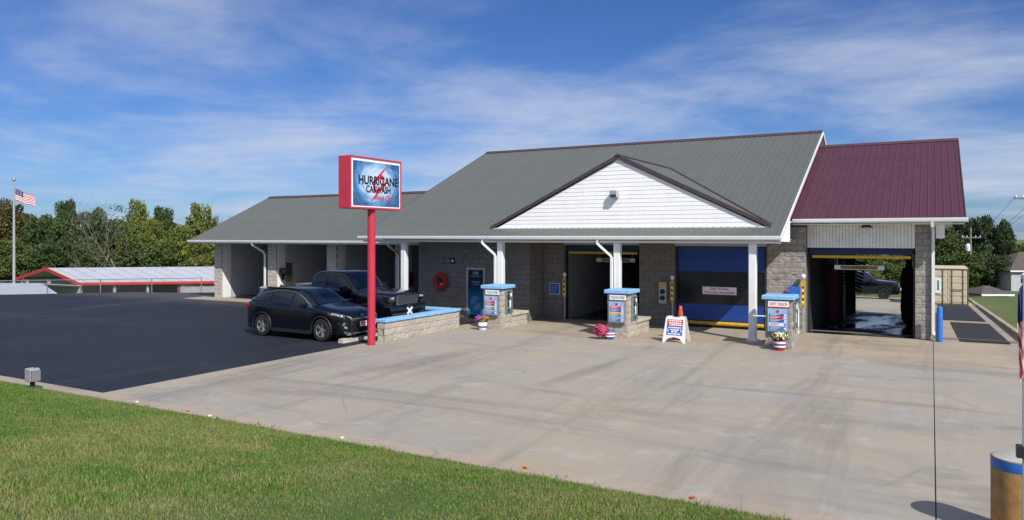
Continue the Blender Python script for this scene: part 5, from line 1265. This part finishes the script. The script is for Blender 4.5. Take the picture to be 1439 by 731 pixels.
def upole(px, d, ztop, label, arms, trans=True):
    x, y = tpx(px, d); z = zg(x, y); r = root('utility_pole', (x, y, z), label, 'utility pole', 'utility poles')
    k = MB(); k.tube([(x, y, z-.1), (x, y, ztop)], [.16, .11], 10); k.build('pole', 'wood_pole', r, smooth=True)
    for za, wd in arms:
        k = MB(); p = up(Vector((x, y, 0)), za); k.prism([p-ru*wd-rf*.18+Vector((0, 0, -.07)), p+ru*wd-rf*.18+Vector((0, 0, -.07)), p+ru*wd-rf*.18+Vector((0, 0, .07)), p-ru*wd-rf*.18+Vector((0, 0, .07))], rf*.1); a = k.build('crossarm', 'bark_pale', r)
        for t in (-.9, -.45, .45, .9):
            k = MB(); q = p+ru*wd*t-rf*.13; k.lathe([(.05, 0), (.06, .08), (.03, .2)], 8, (q.x, q.y, za+.07)); k.build('insulator', 'white_metal', a)
    if trans:
        q = Vector((x, y, 0))-ru*.42-rf*.1; k = MB(); k.lathe([(.24, 0), (.26, .05), (.26, .8), (.2, .9), (.05, 1.0)], 14, (q.x, q.y, arms[0][0]-1.75)); k.build('transformer', 'white_metal', r, smooth=True)
        k = MB(); k.tube([(q.x, q.y, arms[0][0]-1.3), (x, y, arms[0][0]-1.3)], .05, 6); k.build('bracket', 'galv', r)
    return Vector((x, y, 0))
z1 = topz(320, 96); p1 = upole(1364, 96, z1, 'wooden utility pole with grey transformer and crossarm behind the container', [(topz(334, 96), 1.25)])
z2 = topz(268, 60); p2 = upole(1446, 60, z2, 'wooden utility pole with a high crossarm beside the lawn at the right', [(topz(279, 60), 1.25)], False)
def wire(a, b, sag, label):
    k = MB(); n = 14; pts = [a.lerp(b, i/n)-Vector((0, 0, sag*4*(i/n)*(1-i/n))) for i in range(n+1)]; k.tube(pts, .014, 4, False); tag(k.build('power_line', 'rubber'), label, 'power line', 'power lines')
za1, za2 = topz(333, 96)+.26, topz(279, 60)+.26
for t in (-.9, .45, .9): wire(up(p2+ru*1.25*t-rf*.13, za2), up(p1+ru*1.25*t-rf*.13, za1), .9, 'thin power line strung between the two utility poles')
far = Vector((*tpx(1250, 150), 0)); far2 = Vector((*tpx(1560, 112), 0))
wire(up(p1-rf*.1, z1-.15), up(far, topz(325, 150)), .5, 'thin power line leading from the far pole behind the roof')
wire(up(p1-rf*.1, z1-.15), up(far2, topz(318, 112)), .5, 'thin power line leading from the far pole over the house')
wire(up(p1, topz(352, 96)), up(far2, topz(352, 112)), .3, 'low thin cable leading from the far pole over the house')
wire(up(p1, topz(352, 96)), up(far, topz(350, 150)), .3, 'low thin cable leading from the far pole behind the roof')
def house(px0, px1, d, wallh, peak, label, name, dep, hip):
    a = ld((px0-719.5)/1052*d, d); w = (px1-px0)*d/1052; z = zg(a.x, a.y)-.05; b = a+ru*w; c = b+rf*dep; e_ = a+rf*dep; r = root(name, (a.x, a.y, z), label, 'house')
    k = MB(); k.prism([up(a, z), up(b, z), up(c, z), up(e_, z)], (0, 0, wallh)); wl = k.build('wall', 'house_wall', r)
    o = .35; A, B, C_, E_ = a-ru*o-rf*o, b+ru*o-rf*o, c+ru*o+rf*o, e_-ru*o+rf*o; zt = z+wallh; m1 = (A+E_)/2+ru*hip; m2 = (B+C_)/2-ru*hip
    k = MB(); k.add([up(A, zt), up(B, zt), up(C_, zt), up(E_, zt), up(m1, zt+peak), up(m2, zt+peak), up(A, zt-.15), up(B, zt-.15), up(C_, zt-.15), up(E_, zt-.15)], [(0, 1, 5, 4), (1, 2, 5), (2, 3, 4, 5), (3, 0, 4), (0, 6, 7, 1), (1, 7, 8, 2), (2, 8, 9, 3), (3, 9, 6, 0), (6, 9, 8, 7)]); rr_ = k.build('roof', 'shingle', r)
    k = MB(); k.prism([up(A-rf*.02, zt-.18), up(B-rf*.02, zt-.18), up(B-rf*.02, zt-.0), up(A-rf*.02, zt-.0)], -rf*.03); k.build('fascia', 'white_metal', rr_)
    if wallh > 1:
        for t in (.10, .55):
            p = a+ru*w*t-rf*.03; k = MB(); k.prism([up(p, z+.9), up(p+ru*1.2, z+.9), up(p+ru*1.2, z+2.0), up(p, z+2.0)], rf*.02); wn = k.build('window', 'white_metal', r)
            for i in range(2): q = p+ru*(.08+i*.56)-rf*.012; k = MB(); k.prism([up(q, z+.98), up(q+ru*.48, z+.98), up(q+ru*.48, z+1.92), up(q, z+1.92)], rf*.01); k.build('pane', 'window_dark', wn)
house(1421, 1540, 93, 2.6, 2.2, 'pale grey house with brown shingle roof across the lawn', 'house', 8, 4.0)
house(1381, 1417, 72, .85, .70, 'low brown hip roof peeking over the lawn before the house', 'pump_house', 3, 1.3)

# ------------------------------------------------------------------ lawn
def blades(name, n, region, hmin, hmax, wmin, wmax, seed, lean=.5):
    g = np.random.default_rng(seed); X, Y = region(g, n); n = len(X)
    Z = np.array([zg(x, y) for x, y in zip(X, Y)])
    h = g.uniform(hmin, hmax, n)*(1+.15*np.sin(X*1.3+Y*.7)*np.sin(Y*1.9-X*.6)); w = g.uniform(wmin, wmax, n); t = g.uniform(0, 2*np.pi, n); tl = g.uniform(0, 2*np.pi, n); lm = g.uniform(.1, lean, n)*h
    B = np.stack([X, Y, Z-.01], 1); D = np.stack([np.cos(t)*w, np.sin(t)*w, 0*w], 1); Ln = np.stack([np.cos(tl)*lm, np.sin(tl)*lm, h], 1); Mid = np.stack([np.cos(tl)*lm*.35, np.sin(tl)*lm*.35, h*.6], 1)
    V = np.stack([B-D, B+D, B+Mid+D*.7, B+Ln, B+Mid-D*.7], 1).reshape(-1, 3)
    me = bpy.data.meshes.new(name); me.vertices.add(5*n); me.vertices.foreach_set('co', V.ravel()); me.loops.add(5*n); me.loops.foreach_set('vertex_index', np.arange(5*n)); me.polygons.add(n); me.polygons.foreach_set('loop_start', np.arange(n)*5); me.update(); me.validate()
    me.materials.append(MATS['grass_blade']); o = bpy.data.objects.new(name, me); COL.objects.link(o); return o
def reg(g, n):
    Y = 9.02-7.6*g.random(n)**1.05; X = -21+23.5*g.random(n)
    d = -X*FS+Y*FC; lat = X*FC+Y*FS; ok = (d > 2.0) & (np.abs(lat/np.maximum(d, .1)) < .80) & (Y < 9.04+.05*np.sin(X*3.1)+.03*np.sin(X*7.7))
    return X[ok], Y[ok]
tag(blades('lawn_grass', 640000, reg, .028, .062, .0022, .0045, 1), 'short green grass on the bank in front of the kerb', 'grass', kind='stuff')
def reg2(g, n):
    X = -22+24*g.random(n); Y = 9.0+.09*g.normal(size=n); d = -X*FS+Y*FC; lat = X*FC+Y*FS; ok = (d > 2) & (np.abs(lat/d) < .80) & (np.sin(X*2.3)+np.sin(X*5.1+1)+np.sin(X*11) > .2)
    return X[ok], Y[ok]
tag(blades('kerb_tufts', 7000, reg2, .03, .10, .0025, .0045, 2, .8), 'ragged grass tufts hanging over the kerb edge', 'grass', kind='stuff')
# fallen leaves on the kerb
lv = [(-11.4, 9.15), (-12.1, 9.22), (-8.3, 9.2), (-5.0, 9.3), (-13.6, 9.2), (-2.6, 9.25)]
for i, (x, y) in enumerate(lv):
    k = MB(); a = random.uniform(0, 6); pts = [(x+.06*math.cos(a+b)*q, y+.06*math.sin(a+b)*q, .045+.015*math.sin(b*2)) for b, q in ((0, 1), (1, .6), (2, .7), (3.1, .8), (4.2, .6), (5.2, .7))]
    k.prism(pts, (0, 0, .003)); tag(k.build('fallen_leaf', 'orange_flower' if i % 2 else 'pale_flower'), 'small dry fallen leaf on the kerb at the lawn edge', 'leaf', 'fallen leaves on the kerb')

# final settings
S.render.engine = 'CYCLES'; S.cycles.max_bounces = 8
bpy.context.view_layer.update()
